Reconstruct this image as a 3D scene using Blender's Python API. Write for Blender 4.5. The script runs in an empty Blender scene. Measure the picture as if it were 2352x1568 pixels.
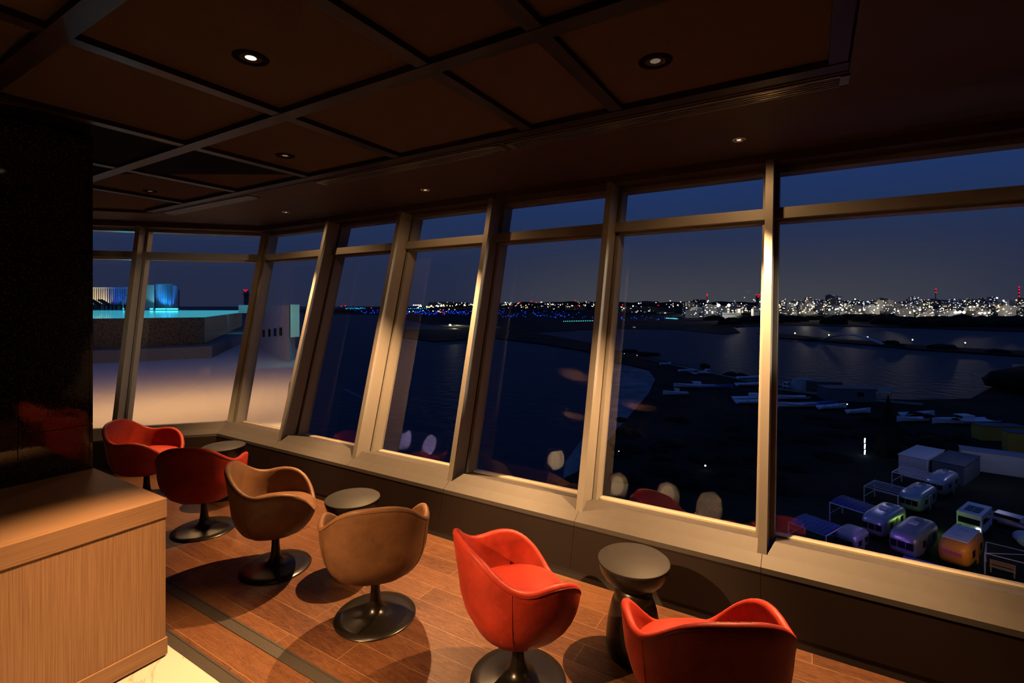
import bpy, bmesh, math, random
from mathutils import Vector, Matrix
R = math.radians
PI = math.pi
scene = bpy.context.scene
COL = scene.collection
rnd = random.Random(11)

# ------------------------------------------------------------------ camera
EYE = 2.0
FOC = 1134.0                      # focal length in pixels of the 2352 wide frame
YAW = R(31.3)
SN, CS = math.sin(YAW), math.cos(YAW)
cam_d = bpy.data.cameras.new('camera')
cam = bpy.data.objects.new('camera', cam_d)
COL.objects.link(cam)
cam_d.sensor_fit = 'HORIZONTAL'
cam_d.sensor_width = 36.0
cam_d.lens = 36.0 * FOC / 2352.0
cam_d.shift_y = -(784.0 - 703.0) / 2352.0
cam_d.clip_start = 0.05
cam_d.clip_end = 80000
cam.location = (0, 0, EYE)
cam.rotation_euler = (R(90), 0, YAW)
scene.camera = cam
vs = scene.view_settings
scene.display_settings.display_device = 'sRGB'
vs.view_transform = 'Standard'
vs.look = 'None'
vs.gamma = 1.0
vs.exposure = 0.0
vs.use_curve_mapping = False

GZ = -24.0                        # level of the shore far below the lounge


def ray(px, py):
    l = (px - 1176.0) / FOC
    return Vector((-SN + CS * l, CS + SN * l, (703.0 - py) / FOC))


def at(px, py, z=GZ):             # where a sight line meets level z
    d = ray(px, py)
    t = (z - EYE) / d.z
    return Vector((d.x * t, d.y * t, z))


def dp(px, py, t):                # the point at distance t into the view
    return Vector((0, 0, EYE)) + ray(px, py) * t


# ------------------------------------------------------------------ helpers
def link(o):
    COL.objects.link(o)
    return o


def tag(o, label=None, cat=None, group=None, kind=None):
    if label: o['label'] = label
    if cat: o['category'] = cat
    if group: o['group'] = group
    if kind: o['kind'] = kind
    return o


def empty(name, loc=(0, 0, 0), rz=0.0, label=None, cat=None, group=None, kind=None):
    o = bpy.data.objects.new(name, None)
    o.empty_display_size = 0.1
    o.location = loc
    o.rotation_euler = (0, 0, rz)
    link(o)
    return tag(o, label, cat, group, kind)


def obj(name, bm, mat, parent=None, smooth=False, label=None, cat=None, group=None, kind=None, loc=None, rz=None, bev=0.0, auto=None):
    if bev > 0:
        bmesh.ops.bevel(bm, geom=[e for e in bm.edges if e.is_manifold and e.calc_face_angle(0) > 0.5], offset=bev, segments=2, profile=0.6, affect='EDGES', clamp_overlap=True)
    bmesh.ops.recalc_face_normals(bm, faces=bm.faces)
    me = bpy.data.meshes.new(name)
    bm.to_mesh(me)
    bm.free()
    for m in (mat if isinstance(mat, (list, tuple)) else [mat]):
        me.materials.append(m)
    if smooth:
        for p in me.polygons: p.use_smooth = True
    if auto is not None:
        me.set_sharp_from_angle(angle=R(auto))
    o = bpy.data.objects.new(name, me)
    if parent is not None: o.parent = parent
    if loc is not None: o.location = loc
    if rz is not None: o.rotation_euler = (0, 0, rz)
    link(o)
    return tag(o, label, cat, group, kind)


def copy_tree(o, parent=None):
    c = o.copy()
    COL.objects.link(c)
    if parent is not None: c.parent = parent
    for ch in list(o.children): copy_tree(ch, c)
    return c


def B(): return bmesh.new()


def box(bm, x0, x1, y0, y1, z0, z1, M=None, mi=0):
    vs_ = [Vector((x, y, z)) for z in (z0, z1) for y in (y0, y1) for x in (x0, x1)]
    if M is not None: vs_ = [M @ v for v in vs_]
    v = [bm.verts.new(p) for p in vs_]
    for f in ((0, 2, 3, 1), (4, 5, 7, 6), (0, 1, 5, 4), (2, 6, 7, 3), (0, 4, 6, 2), (1, 3, 7, 5)):
        bm.faces.new([v[i] for i in f]).material_index = mi
    return bm


def hexa(bm, pts, mi=0):          # eight points ordered like box()
    v = [bm.verts.new(p) for p in pts]
    for f in ((0, 2, 3, 1), (4, 5, 7, 6), (0, 1, 5, 4), (2, 6, 7, 3), (0, 4, 6, 2), (1, 3, 7, 5)):
        bm.faces.new([v[i] for i in f]).material_index = mi
    return bm


def lathe(bm, prof, n=48, M=None, cap=True):
    rings = []
    for r, z in prof:
        if r < 1e-6:
            p = Vector((0, 0, z))
            rings.append([bm.verts.new(M @ p if M else p)])
        else:
            ring = []
            for i in range(n):
                p = Vector((r * math.cos(2 * PI * i / n), r * math.sin(2 * PI * i / n), z))
                ring.append(bm.verts.new(M @ p if M else p))
            rings.append(ring)
    for a, b in zip(rings, rings[1:]):
        for i in range(n):
            j = (i + 1) % n
            if len(a) == 1 and len(b) == 1: continue
            if len(a) == 1: bm.faces.new((a[0], b[i], b[j]))
            elif len(b) == 1: bm.faces.new((a[i], a[j], b[0]))
            else: bm.faces.new((a[i], a[j], b[j], b[i]))
    return bm


def tube(bm, pts, r, n=8, closed=False):
    pts = [Vector(p) for p in pts]
    rings = []
    N = len(pts)
    up = Vector((0, 0, 1))
    for i, p in enumerate(pts):
        a = pts[(i - 1) % N] if (closed or i > 0) else pts[i]
        b = pts[(i + 1) % N] if (closed or i < N - 1) else pts[i]
        d = (b - a).normalized()
        u = d.cross(up)
        if u.length < 1e-3: u = d.cross(Vector((1, 0, 0)))
        u.normalize()
        w = u.cross(d).normalized()
        rings.append([bm.verts.new(p + u * math.cos(2 * PI * k / n) * r + w * math.sin(2 * PI * k / n) * r) for k in range(n)])
    L = N if closed else N - 1
    for i in range(L):
        A, Bq = rings[i], rings[(i + 1) % N]
        for k in range(n):
            bm.faces.new((A[k], A[(k + 1) % n], Bq[(k + 1) % n], Bq[k]))
    if not closed:
        bm.faces.new(rings[0])
        bm.faces.new(list(reversed(rings[-1])))
    return bm


def bar(bm, a, b, w):             # square bar between two points
    return tube(bm, [a, b], w * 0.7071, 4)


def ico(bm, c, r, sub=1, sc=(1, 1, 1)):
    M = Matrix.Translation(c) @ Matrix.Diagonal((r * sc[0], r * sc[1], r * sc[2], 1))
    bmesh.ops.create_icosphere(bm, subdivisions=sub, radius=1.0, matrix=M)
    return bm


def prism(bm, poly, z0, z1):
    lo = [bm.verts.new((p[0], p[1], z0)) for p in poly]
    hi = [bm.verts.new((p[0], p[1], z1)) for p in poly]
    n = len(poly)
    bm.faces.new(list(reversed(lo)))
    bm.faces.new(hi)
    for i in range(n):
        bm.faces.new((lo[i], lo[(i + 1) % n], hi[(i + 1) % n], hi[i]))
    return bm


# ------------------------------------------------------------------ materials
def new_mat(name):
    m = bpy.data.materials.new(name)
    m.use_nodes = True
    nt = m.node_tree
    return m, nt, nt.nodes['Principled BSDF']


def plain(name, col, rough=0.5, metal=0.0, spec=0.5, var=0.08, scale=6.0, bump=0.0, bscale=80.0):
    m, nt, p = new_mat(name)
    N, Lk = nt.nodes, nt.links
    tc = N.new('ShaderNodeTexCoord')
    nz = N.new('ShaderNodeTexNoise')
    nz.inputs['Scale'].default_value = scale
    nz.inputs['Detail'].default_value = 4
    Lk.new(tc.outputs['Object'], nz.inputs['Vector'])
    mx = N.new('ShaderNodeMix'); mx.data_type = 'RGBA'
    mx.inputs['A'].default_value = (*[c * (1 - var) for c in col], 1)
    mx.inputs['B'].default_value = (*[min(1, c * (1 + var)) for c in col], 1)
    Lk.new(nz.outputs['Fac'], mx.inputs['Factor'])
    Lk.new(mx.outputs['Result'], p.inputs['Base Color'])
    p.inputs['Roughness'].default_value = rough
    p.inputs['Metallic'].default_value = metal
    p.inputs['Specular IOR Level'].default_value = spec
    if bump:
        n2 = N.new('ShaderNodeTexNoise'); n2.inputs['Scale'].default_value = bscale
        Lk.new(tc.outputs['Object'], n2.inputs['Vector'])
        bp = N.new('ShaderNodeBump'); bp.inputs['Strength'].default_value = bump; bp.inputs['Distance'].default_value = 0.01
        Lk.new(n2.outputs['Fac'], bp.inputs['Height'])
        Lk.new(bp.outputs['Normal'], p.inputs['Normal'])
    return m


def leather(name, col):
    m, nt, p = new_mat(name)
    N, Lk = nt.nodes, nt.links
    tc = N.new('ShaderNodeTexCoord')
    nz = N.new('ShaderNodeTexNoise'); nz.inputs['Scale'].default_value = 9; nz.inputs['Detail'].default_value = 6
    nz.inputs['Roughness'].default_value = 0.65; nz.inputs['Distortion'].default_value = 0.6
    Lk.new(tc.outputs['Object'], nz.inputs['Vector'])
    cr = N.new('ShaderNodeValToRGB')
    cr.color_ramp.elements[0].position = 0.3; cr.color_ramp.elements[0].color = (*[c * 0.72 for c in col], 1)
    cr.color_ramp.elements[1].position = 0.72; cr.color_ramp.elements[1].color = (*[min(1, c * 1.25) for c in col], 1)
    Lk.new(nz.outputs['Fac'], cr.inputs['Fac'])
    Lk.new(cr.outputs['Color'], p.inputs['Base Color'])
    p.inputs['Roughness'].default_value = 0.48
    p.inputs['Specular IOR Level'].default_value = 0.22
    vo = N.new('ShaderNodeTexVoronoi'); vo.inputs['Scale'].default_value = 260
    Lk.new(tc.outputs['Object'], vo.inputs['Vector'])
    bp = N.new('ShaderNodeBump'); bp.inputs['Strength'].default_value = 0.12; bp.inputs['Distance'].default_value = 0.003
    Lk.new(vo.outputs['Distance'], bp.inputs['Height'])
    Lk.new(bp.outputs['Normal'], p.inputs['Normal'])
    return m


def wood_floor(name):
    m, nt, p = new_mat(name)
    N, Lk = nt.nodes, nt.links
    tc = N.new('ShaderNodeTexCoord')
    br = N.new('ShaderNodeTexBrick')
    br.inputs['Scale'].default_value = 1.0
    br.inputs['Brick Width'].default_value = 1.15
    br.inputs['Row Height'].default_value = 0.17
    br.inputs['Mortar Size'].default_value = 0.0014
    br.inputs['Color1'].default_value = (0, 0, 0, 1)
    br.inputs['Color2'].default_value = (1, 1, 1, 1)
    br.inputs['Mortar'].default_value = (0.5, 0.5, 0.5, 1)
    br.offset = 0.37
    Lk.new(tc.outputs['Object'], br.inputs['Vector'])
    # grain running along x, shifted per board
    mp = N.new('ShaderNodeMapping'); mp.inputs['Scale'].default_value = (1.1, 9.0, 1.0)
    sc = N.new('ShaderNodeVectorMath'); sc.operation = 'MULTIPLY'; sc.inputs[1].default_value = (7.3, 3.1, 5.0)
    Lk.new(br.outputs['Color'], sc.inputs[0])
    ad = N.new('ShaderNodeVectorMath'); ad.operation = 'ADD'
    Lk.new(tc.outputs['Object'], ad.inputs[0]); Lk.new(sc.outputs[0], ad.inputs[1])
    Lk.new(ad.outputs[0], mp.inputs['Vector'])
    nz = N.new('ShaderNodeTexNoise'); nz.inputs['Scale'].default_value = 1.6; nz.inputs['Detail'].default_value = 3; nz.inputs['Distortion'].default_value = 1.2
    Lk.new(mp.outputs[0], nz.inputs['Vector'])
    mu = N.new('ShaderNodeMath'); mu.operation = 'MULTIPLY'; mu.inputs[1].default_value = 34
    Lk.new(nz.outputs['Fac'], mu.inputs[0])
    si = N.new('ShaderNodeMath'); si.operation = 'SINE'
    Lk.new(mu.outputs[0], si.inputs[0])
    fine = N.new('ShaderNodeTexNoise'); fine.inputs['Scale'].default_value = 30; fine.inputs['Detail'].default_value = 5
    Lk.new(mp.outputs[0], fine.inputs['Vector'])
    a1 = N.new('ShaderNodeMath'); a1.operation = 'MULTIPLY_ADD'; a1.inputs[1].default_value = 0.085; 
    Lk.new(si.outputs[0], a1.inputs[0]); Lk.new(fine.outputs['Fac'], a1.inputs[2])
    sp = N.new('ShaderNodeSeparateColor'); Lk.new(br.outputs['Color'], sp.inputs[0])
    a2 = N.new('ShaderNodeMath'); a2.operation = 'MULTIPLY_ADD'; a2.inputs[1].default_value = 0.30
    Lk.new(sp.outputs[0], a2.inputs[0]); Lk.new(a1.outputs[0], a2.inputs[2])
    cr = N.new('ShaderNodeValToRGB')
    e = cr.color_ramp.elements
    e[0].position = 0.25; e[0].color = (0.030, 0.0092, 0.0034, 1)
    e[1].position = 0.95; e[1].color = (0.118, 0.050, 0.0215, 1)
    k = e.new(0.6); k.color = (0.069, 0.0265, 0.0108, 1)
    Lk.new(a2.outputs[0], cr.inputs['Fac'])
    jm = N.new('ShaderNodeMix'); jm.data_type = 'RGBA'
    Lk.new(br.outputs['Fac'], jm.inputs['Factor']); Lk.new(cr.outputs['Color'], jm.inputs['A'])
    jm.inputs['B'].default_value = (0.19, 0.11, 0.06, 1)
    Lk.new(jm.outputs['Result'], p.inputs['Base Color'])
    p.inputs['Roughness'].default_value = 0.42
    p.inputs['Specular IOR Level'].default_value = 0.22
    return m


def oak(name, axis, dark=(0.17, 0.088, 0.044), light=(0.27, 0.155, 0.085), fine=1.0):
    m, nt, p = new_mat(name)
    N, Lk = nt.nodes, nt.links
    tc = N.new('ShaderNodeTexCoord')
    mp = N.new('ShaderNodeMapping')
    s = [150 * fine] * 3
    s[axis] = 2.5
    mp.inputs['Scale'].default_value = s
    Lk.new(tc.outputs['Object'], mp.inputs['Vector'])
    nz = N.new('ShaderNodeTexNoise'); nz.inputs['Scale'].default_value = 1.0; nz.inputs['Detail'].default_value = 5; nz.inputs['Roughness'].default_value = 0.6
    Lk.new(mp.outputs[0], nz.inputs['Vector'])
    cr = N.new('ShaderNodeValToRGB')
    e = cr.color_ramp.elements
    e[0].position = 0.32; e[0].color = (*dark, 1)
    e[1].position = 0.62; e[1].color = (*light, 1)
    Lk.new(nz.outputs['Fac'], cr.inputs['Fac'])
    Lk.new(cr.outputs['Color'], p.inputs['Base Color'])
    p.inputs['Roughness'].default_value = 0.5 if fine > 1 else 0.42
    p.inputs['Specular IOR Level'].default_value = 0.3 if fine > 1 else 0.25
    bp = N.new('ShaderNodeBump'); bp.inputs['Strength'].default_value = 0.15 if fine > 1 else 0.06; bp.inputs['Distance'].default_value = 0.002
    Lk.new(nz.outputs['Fac'], bp.inputs['Height']); Lk.new(bp.outputs['Normal'], p.inputs['Normal'])
    return m


def marble(name):
    m, nt, p = new_mat(name)
    N, Lk = nt.nodes, nt.links
    tc = N.new('ShaderNodeTexCoord')
    nz = N.new('ShaderNodeTexNoise'); nz.inputs['Scale'].default_value = 2.2; nz.inputs['Detail'].default_value = 8; nz.inputs['Distortion'].default_value = 1.6
    Lk.new(tc.outputs['Object'], nz.inputs['Vector'])
    cr = N.new('ShaderNodeValToRGB')
    e = cr.color_ramp.elements
    e[0].position = 0.485; e[0].color = (0.40, 0.37, 0.32, 1)
    e[1].position = 0.515; e[1].color = (0.40, 0.37, 0.32, 1)
    k = e.new(0.5); k.color = (0.30, 0.25, 0.19, 1)
    Lk.new(nz.outputs['Fac'], cr.inputs['Fac'])
    Lk.new(cr.outputs['Color'], p.inputs['Base Color'])
    p.inputs['Roughness'].default_value = 0.2
    return m


def granite(name):
    m, nt, p = new_mat(name)
    N, Lk = nt.nodes, nt.links
    tc = N.new('ShaderNodeTexCoord')
    vo = N.new('ShaderNodeTexVoronoi'); vo.inputs['Scale'].default_value = 170
    Lk.new(tc.outputs['Object'], vo.inputs['Vector'])
    nz = N.new('ShaderNodeTexNoise'); nz.inputs['Scale'].default_value = 60; nz.inputs['Detail'].default_value = 5
    Lk.new(tc.outputs['Object'], nz.inputs['Vector'])
    sp = N.new('ShaderNodeSeparateColor'); Lk.new(vo.outputs['Color'], sp.inputs[0])
    mu = N.new('ShaderNodeMath'); mu.operation = 'MULTIPLY'
    Lk.new(sp.outputs[0], mu.inputs[0]); Lk.new(nz.outputs['Fac'], mu.inputs[1])
    cr = N.new('ShaderNodeValToRGB')
    e = cr.color_ramp.elements
    e[0].position = 0.3; e[0].color = (0.006, 0.005, 0.0045, 1)
    e[1].position = 0.68; e[1].color = (0.07, 0.045, 0.028, 1)
    Lk.new(mu.outputs[0], cr.inputs['Fac'])
    Lk.new(cr.outputs['Color'], p.inputs['Base Color'])
    p.inputs['Roughness'].default_value = 0.05
    p.inputs['Specular IOR Level'].default_value = 0.6
    bp = N.new('ShaderNodeBump'); bp.inputs['Strength'].default_value = 0.04; bp.inputs['Distance'].default_value = 0.002
    Lk.new(nz.outputs['Fac'], bp.inputs['Height']); Lk.new(bp.outputs['Normal'], p.inputs['Normal'])
    return m


def glass(name, ior=1.6, tint=(0.93, 0.95, 0.97)):
    m = bpy.data.materials.new(name); m.use_nodes = True
    nt = m.node_tree; N, Lk = nt.nodes, nt.links
    N.remove(N['Principled BSDF'])
    out = N['Material Output']
    tr = N.new('ShaderNodeBsdfTransparent'); tr.inputs['Color'].default_value = (*tint, 1)
    gl = N.new('ShaderNodeBsdfGlossy'); gl.inputs['Roughness'].default_value = 0.0
    geo = N.new('ShaderNodeNewGeometry')
    dt = N.new('ShaderNodeVectorMath'); dt.operation = 'DOT_PRODUCT'
    Lk.new(geo.outputs['Incoming'], dt.inputs[0]); Lk.new(geo.outputs['Normal'], dt.inputs[1])
    ab = N.new('ShaderNodeMath'); ab.operation = 'ABSOLUTE'; Lk.new(dt.outputs['Value'], ab.inputs[0])
    om = N.new('ShaderNodeMath'); om.operation = 'SUBTRACT'; om.inputs[0].default_value = 1.0; Lk.new(ab.outputs[0], om.inputs[1])
    p5 = N.new('ShaderNodeMath'); p5.operation = 'POWER'; p5.inputs[1].default_value = 5.0; Lk.new(om.outputs[0], p5.inputs[0])
    f0 = ((ior - 1) / (ior + 1)) ** 2
    fr = N.new('ShaderNodeMath'); fr.operation = 'MULTIPLY_ADD'; fr.inputs[1].default_value = 1 - f0; fr.inputs[2].default_value = f0
    Lk.new(p5.outputs[0], fr.inputs[0])
    mx = N.new('ShaderNodeMixShader')
    Lk.new(fr.outputs[0], mx.inputs[0]); Lk.new(tr.outputs[0], mx.inputs[1]); Lk.new(gl.outputs[0], mx.inputs[2])
    Lk.new(mx.outputs[0], out.inputs['Surface'])
    return m


def emit(name, col, s):
    m = bpy.data.materials.new(name); m.use_nodes = True
    nt = m.node_tree; N, Lk = nt.nodes, nt.links
    N.remove(N['Principled BSDF'])
    e = N.new('ShaderNodeEmission'); e.inputs['Color'].default_value = (*col, 1); e.inputs['Strength'].default_value = s
    Lk.new(e.outputs[0], N['Material Output'].inputs['Surface'])
    m.cycles.emission_sampling = 'NONE'
    return m


def water(name, col=(0.004, 0.007, 0.016), rough=0.12, bscale=0.35, bs=0.5, sx=1.0):
    m, nt, p = new_mat(name)
    N, Lk = nt.nodes, nt.links
    geo = N.new('ShaderNodeNewGeometry')
    mp = N.new('ShaderNodeMapping'); mp.inputs['Scale'].default_value = (bscale, bscale, bscale)
    Lk.new(geo.outputs['Position'], mp.inputs['Vector'])
    nz = N.new('ShaderNodeTexNoise'); nz.inputs['Scale'].default_value = 1.0; nz.inputs['Detail'].default_value = 4
    Lk.new(mp.outputs[0], nz.inputs['Vector'])
    bp = N.new('ShaderNodeBump'); bp.inputs['Strength'].default_value = bs; bp.inputs['Distance'].default_value = 0.5
    Lk.new(nz.outputs['Fac'], bp.inputs['Height']); Lk.new(bp.outputs['Normal'], p.inputs['Normal'])
    p.inputs['Base Color'].default_value = (*col, 1)
    p.inputs['Roughness'].default_value = rough
    p.inputs['Specular IOR Level'].default_value = 0.12
    return m


def ground(name, a, b, scale=0.08):
    m, nt, p = new_mat(name)
    N, Lk = nt.nodes, nt.links
    geo = N.new('ShaderNodeNewGeometry')
    nz = N.new('ShaderNodeTexNoise'); nz.inputs['Scale'].default_value = scale; nz.inputs['Detail'].default_value = 9; nz.inputs['Roughness'].default_value = 0.68
    Lk.new(geo.outputs['Position'], nz.inputs['Vector'])
    cr = N.new('ShaderNodeValToRGB')
    cr.color_ramp.elements[0].position = 0.38; cr.color_ramp.elements[0].color = (*a, 1)
    cr.color_ramp.elements[1].position = 0.68; cr.color_ramp.elements[1].color = (*b, 1)
    Lk.new(nz.outputs['Fac'], cr.inputs['Fac']); Lk.new(cr.outputs['Color'], p.inputs['Base Color'])
    p.inputs['Roughness'].default_value = 0.95
    p.inputs['Specular IOR Level'].default_value = 0.1
    return m


def facade(name, wall, warm, cool, thresh, strength, fh=3.0, fw=3.4):
    """flats at night: grid of windows, some lit"""
    m, nt, p = new_mat(name)
    N, Lk = nt.nodes, nt.links
    geo = N.new('ShaderNodeNewGeometry')
    dv = N.new('ShaderNodeVectorMath'); dv.operation = 'DIVIDE'; dv.inputs[1].default_value = (fw, fw, fh)
    Lk.new(geo.outputs['Position'], dv.inputs[0])
    fl = N.new('ShaderNodeVectorMath'); fl.operation = 'FLOOR'; Lk.new(dv.outputs[0], fl.inputs[0])
    wn = N.new('ShaderNodeTexWhiteNoise'); Lk.new(fl.outputs[0], wn.inputs['Vector'])
    fc = N.new('ShaderNodeVectorMath'); fc.operation = 'FRACTION'; Lk.new(dv.outputs[0], fc.inputs[0])
    sp = N.new('ShaderNodeSeparateXYZ'); Lk.new(fc.outputs[0], sp.inputs[0])

    def gt(v, t):
        n = N.new('ShaderNodeMath'); n.operation = 'GREATER_THAN'; Lk.new(v, n.inputs[0]); n.inputs[1].default_value = t; return n.outputs[0]

    def mul(a, b):
        n = N.new('ShaderNodeMath'); n.operation = 'MULTIPLY'; Lk.new(a, n.inputs[0])
        if isinstance(b, float): n.inputs[1].default_value = b
        else: Lk.new(b, n.inputs[1])
        return n.outputs[0]
    on = mul(gt(wn.outputs['Value'], thresh), gt(sp.outputs['Z'], 0.42))
    nn = N.new('ShaderNodeSeparateXYZ'); Lk.new(geo.outputs['Normal'], nn.inputs[0])
    ab = N.new('ShaderNodeMath'); ab.operation = 'ABSOLUTE'; Lk.new(nn.outputs['Z'], ab.inputs[0])
    le = N.new('ShaderNodeMath'); le.operation = 'LESS_THAN'; Lk.new(ab.outputs[0], le.inputs[0]); le.inputs[1].default_value = 0.5
    on = mul(on, le.outputs[0])
    sc = N.new('ShaderNodeSeparateColor'); Lk.new(wn.outputs['Color'], sc.inputs[0])
    on2 = mul(on, sc.outputs[2])
    mx = N.new('ShaderNodeMix'); mx.data_type = 'RGBA'
    mx.inputs['A'].default_value = (*warm, 1); mx.inputs['B'].default_value = (*cool, 1)
    oi = N.new('ShaderNodeObjectInfo')
    Lk.new(oi.outputs['Random'], mx.inputs['Factor'])
    Lk.new(mx.outputs['Result'], p.inputs['Emission Color'])
    Lk.new(mul(on2, float(strength)), p.inputs['Emission Strength'])
    p.inputs['Base Color'].default_value = (*wall, 1)
    p.inputs['Roughness'].default_value = 0.8
    m.cycles.emission_sampling = 'NONE'
    return m


def mosaic(name):
    m, nt, p = new_mat(name)
    N, Lk = nt.nodes, nt.links
    geo = N.new('ShaderNodeNewGeometry')
    dv = N.new('ShaderNodeVectorMath'); dv.operation = 'DIVIDE'; dv.inputs[1].default_value = (0.032, 0.032, 0.045)
    Lk.new(geo.outputs['Position'], dv.inputs[0])
    fl = N.new('ShaderNodeVectorMath'); fl.operation = 'FLOOR'; Lk.new(dv.outputs[0], fl.inputs[0])
    wn = N.new('ShaderNodeTexWhiteNoise'); Lk.new(fl.outputs[0], wn.inputs['Vector'])
    cr = N.new('ShaderNodeValToRGB'); cr.color_ramp.interpolation = 'CONSTANT'
    e = cr.color_ramp.elements
    e[0].position = 0; e[0].color = (0.075, 0.064, 0.066, 1)
    e[1].position = 0.66; e[1].color = (0.025, 0.02, 0.02, 1)
    Lk.new(wn.outputs['Value'], cr.inputs['Fac']); Lk.new(cr.outputs['Color'], p.inputs['Base Color'])
    p.inputs['Roughness'].default_value = 0.25
    return m


M = {}
M['floor'] = wood_floor('walnut_boards')
M['marble'] = marble('cream_marble')
M['oak_v'] = oak('oak_vertical', 2, fine=2.0)
M['oak_y'] = oak('oak_along', 1, fine=2.0)
M['strip'] = plain('bronze_strip', (0.034, 0.027, 0.021), 0.5, 0.2, bump=0.2)
M['granite'] = granite('dark_granite')
M['joint'] = plain('dark_joint', (0.004, 0.004, 0.004), 0.7)
M['dado'] = plain('dark_dado_panel', (0.014, 0.0075, 0.0055), 0.55, 0.0, 0.2, var=0.12, scale=3)
M['toe'] = plain('dark_skirting', (0.010, 0.006, 0.005), 0.6)
M['sill'] = plain('brushed_bronze_sill', (0.054, 0.047, 0.042), 0.55, 0.05, 0.2, var=0.10, scale=14)
M['alu'] = plain('champagne_aluminium', (0.22, 0.20, 0.175), 0.5, 0.05, 0.2, var=0.04, scale=3)
M['alu_bright'] = plain('bright_glazing_bead', (0.36, 0.31, 0.22), 0.35, 0.2, 0.5, var=0.03)
M['gasket'] = plain('black_gasket', (0.012, 0.010, 0.009), 0.7)
M['ceil'] = plain('brown_ceiling_cloth', (0.060, 0.037, 0.0215), 0.9, 0, 0.1, var=0.06, scale=40, bump=0.15, bscale=300)
M['soffit'] = plain('brown_soffit', (0.036, 0.018, 0.011), 0.6, 0, 0.25, var=0.1)
M['beam'] = oak('stained_beam', 0, (0.006, 0.003, 0.003), (0.020, 0.009, 0.008), 0.5)
M['beam_y'] = oak('stained_beam_cross', 1, (0.006, 0.003, 0.003), (0.020, 0.009, 0.008), 0.5)
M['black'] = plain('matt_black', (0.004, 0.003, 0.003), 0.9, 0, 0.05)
M['vent'] = plain('vent_bronze', (0.30, 0.26, 0.22), 0.28, 0.85)
M['wall'] = plain('dark_room_wall', (0.020, 0.013, 0.010), 0.8)
M['glass'] = glass('window_glass', 1.88)
M['red'] = leather('red_leather', (0.30, 0.025, 0.012))
M['brown'] = leather('brown_leather', (0.120, 0.056, 0.025))
M['red_seam'] = plain('red_stitching', (0.17, 0.010, 0.005), 0.6)
M['brown_seam'] = plain('brown_stitching', (0.045, 0.021, 0.009), 0.6)
M['pedestal'] = plain('black_lacquer', (0.006, 0.0045, 0.0035), 0.28, 0.0, 0.4, var=0.05)
M['tabletop'] = plain('dark_bronze_top', (0.018, 0.016, 0.0145), 0.6, 0.0, 0.2, var=0.1, scale=20)
M['tablebase'] = plain('dark_bronze_lacquer', (0.012, 0.008, 0.006), 0.32, 0.0, 0.4)
M['lamp'] = emit('lamp_glow', (1.0, 0.80, 0.55), 2.2)
M['lamp_dim'] = emit('lamp_glow_dim', (1.0, 0.72, 0.5), 0.16)
M['reflector'] = plain('lamp_reflector', (0.8, 0.7, 0.55), 0.2, 0.8)

# ------------------------------------------------------------------ window walls
LEAN = 0.2526
WN, WE = Vector((-0.733, 0.680)), Vector((0.680, 0.733))


class Wall:
    def __init__(s, n, e, d): s.n, s.e, s.d = n, e, d

    def pt(s, u, o, z):
        v = o + s.d + LEAN * z
        if u == 'C':                                   # mitre with the other wall
            y = o + LEAN * z
            x = -(0.680 * -y * -1 + 0.0) if False else (0.68 * y - (y + 3.653)) / 0.733
            return Vector((x, y, z))
        p = s.e * u + s.n * v
        return Vector((p.x, p.y, z))


WF = Wall(Vector((0, 1)), Vector((1, 0)), 0.0)
WL = Wall(WN, WE, 3.653)


def wbar(bm, w, u0, u1, o0, o1, z0, z1, z0b=None, z1b=None, u0b=None, u1b=None):
    """block on a leaning wall; the b values hold at the outer offset o1"""
    z0b = z0 if z0b is None else z0b
    z1b = z1 if z1b is None else z1b
    u0b = u0 if u0b is None else u0b
    u1b = u1 if u1b is None else u1b
    return hexa(bm, [w.pt(u0, o0, z0), w.pt(u1, o0, z0), w.pt(u0b, o1, z0b), w.pt(u1b, o1, z0b),
                     w.pt(u0, o0, z1), w.pt(u1, o0, z1), w.pt(u0b, o1, z1b), w.pt(u1b, o1, z1b)])


OM, OT, OG = 3.397, 3.555, 3.72       # offsets: post front, transom front, glass
ZR = 0.487                            # sill ridge
ZT0, ZT1 = 2.662, 2.748               # transom
ZH = 3.066                            # head


def u_of(w, u, o, z):
    if u != 'C': return u
    p = w.pt('C', o, z)
    return w.e.x * p.x + w.e.y * p.y


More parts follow.
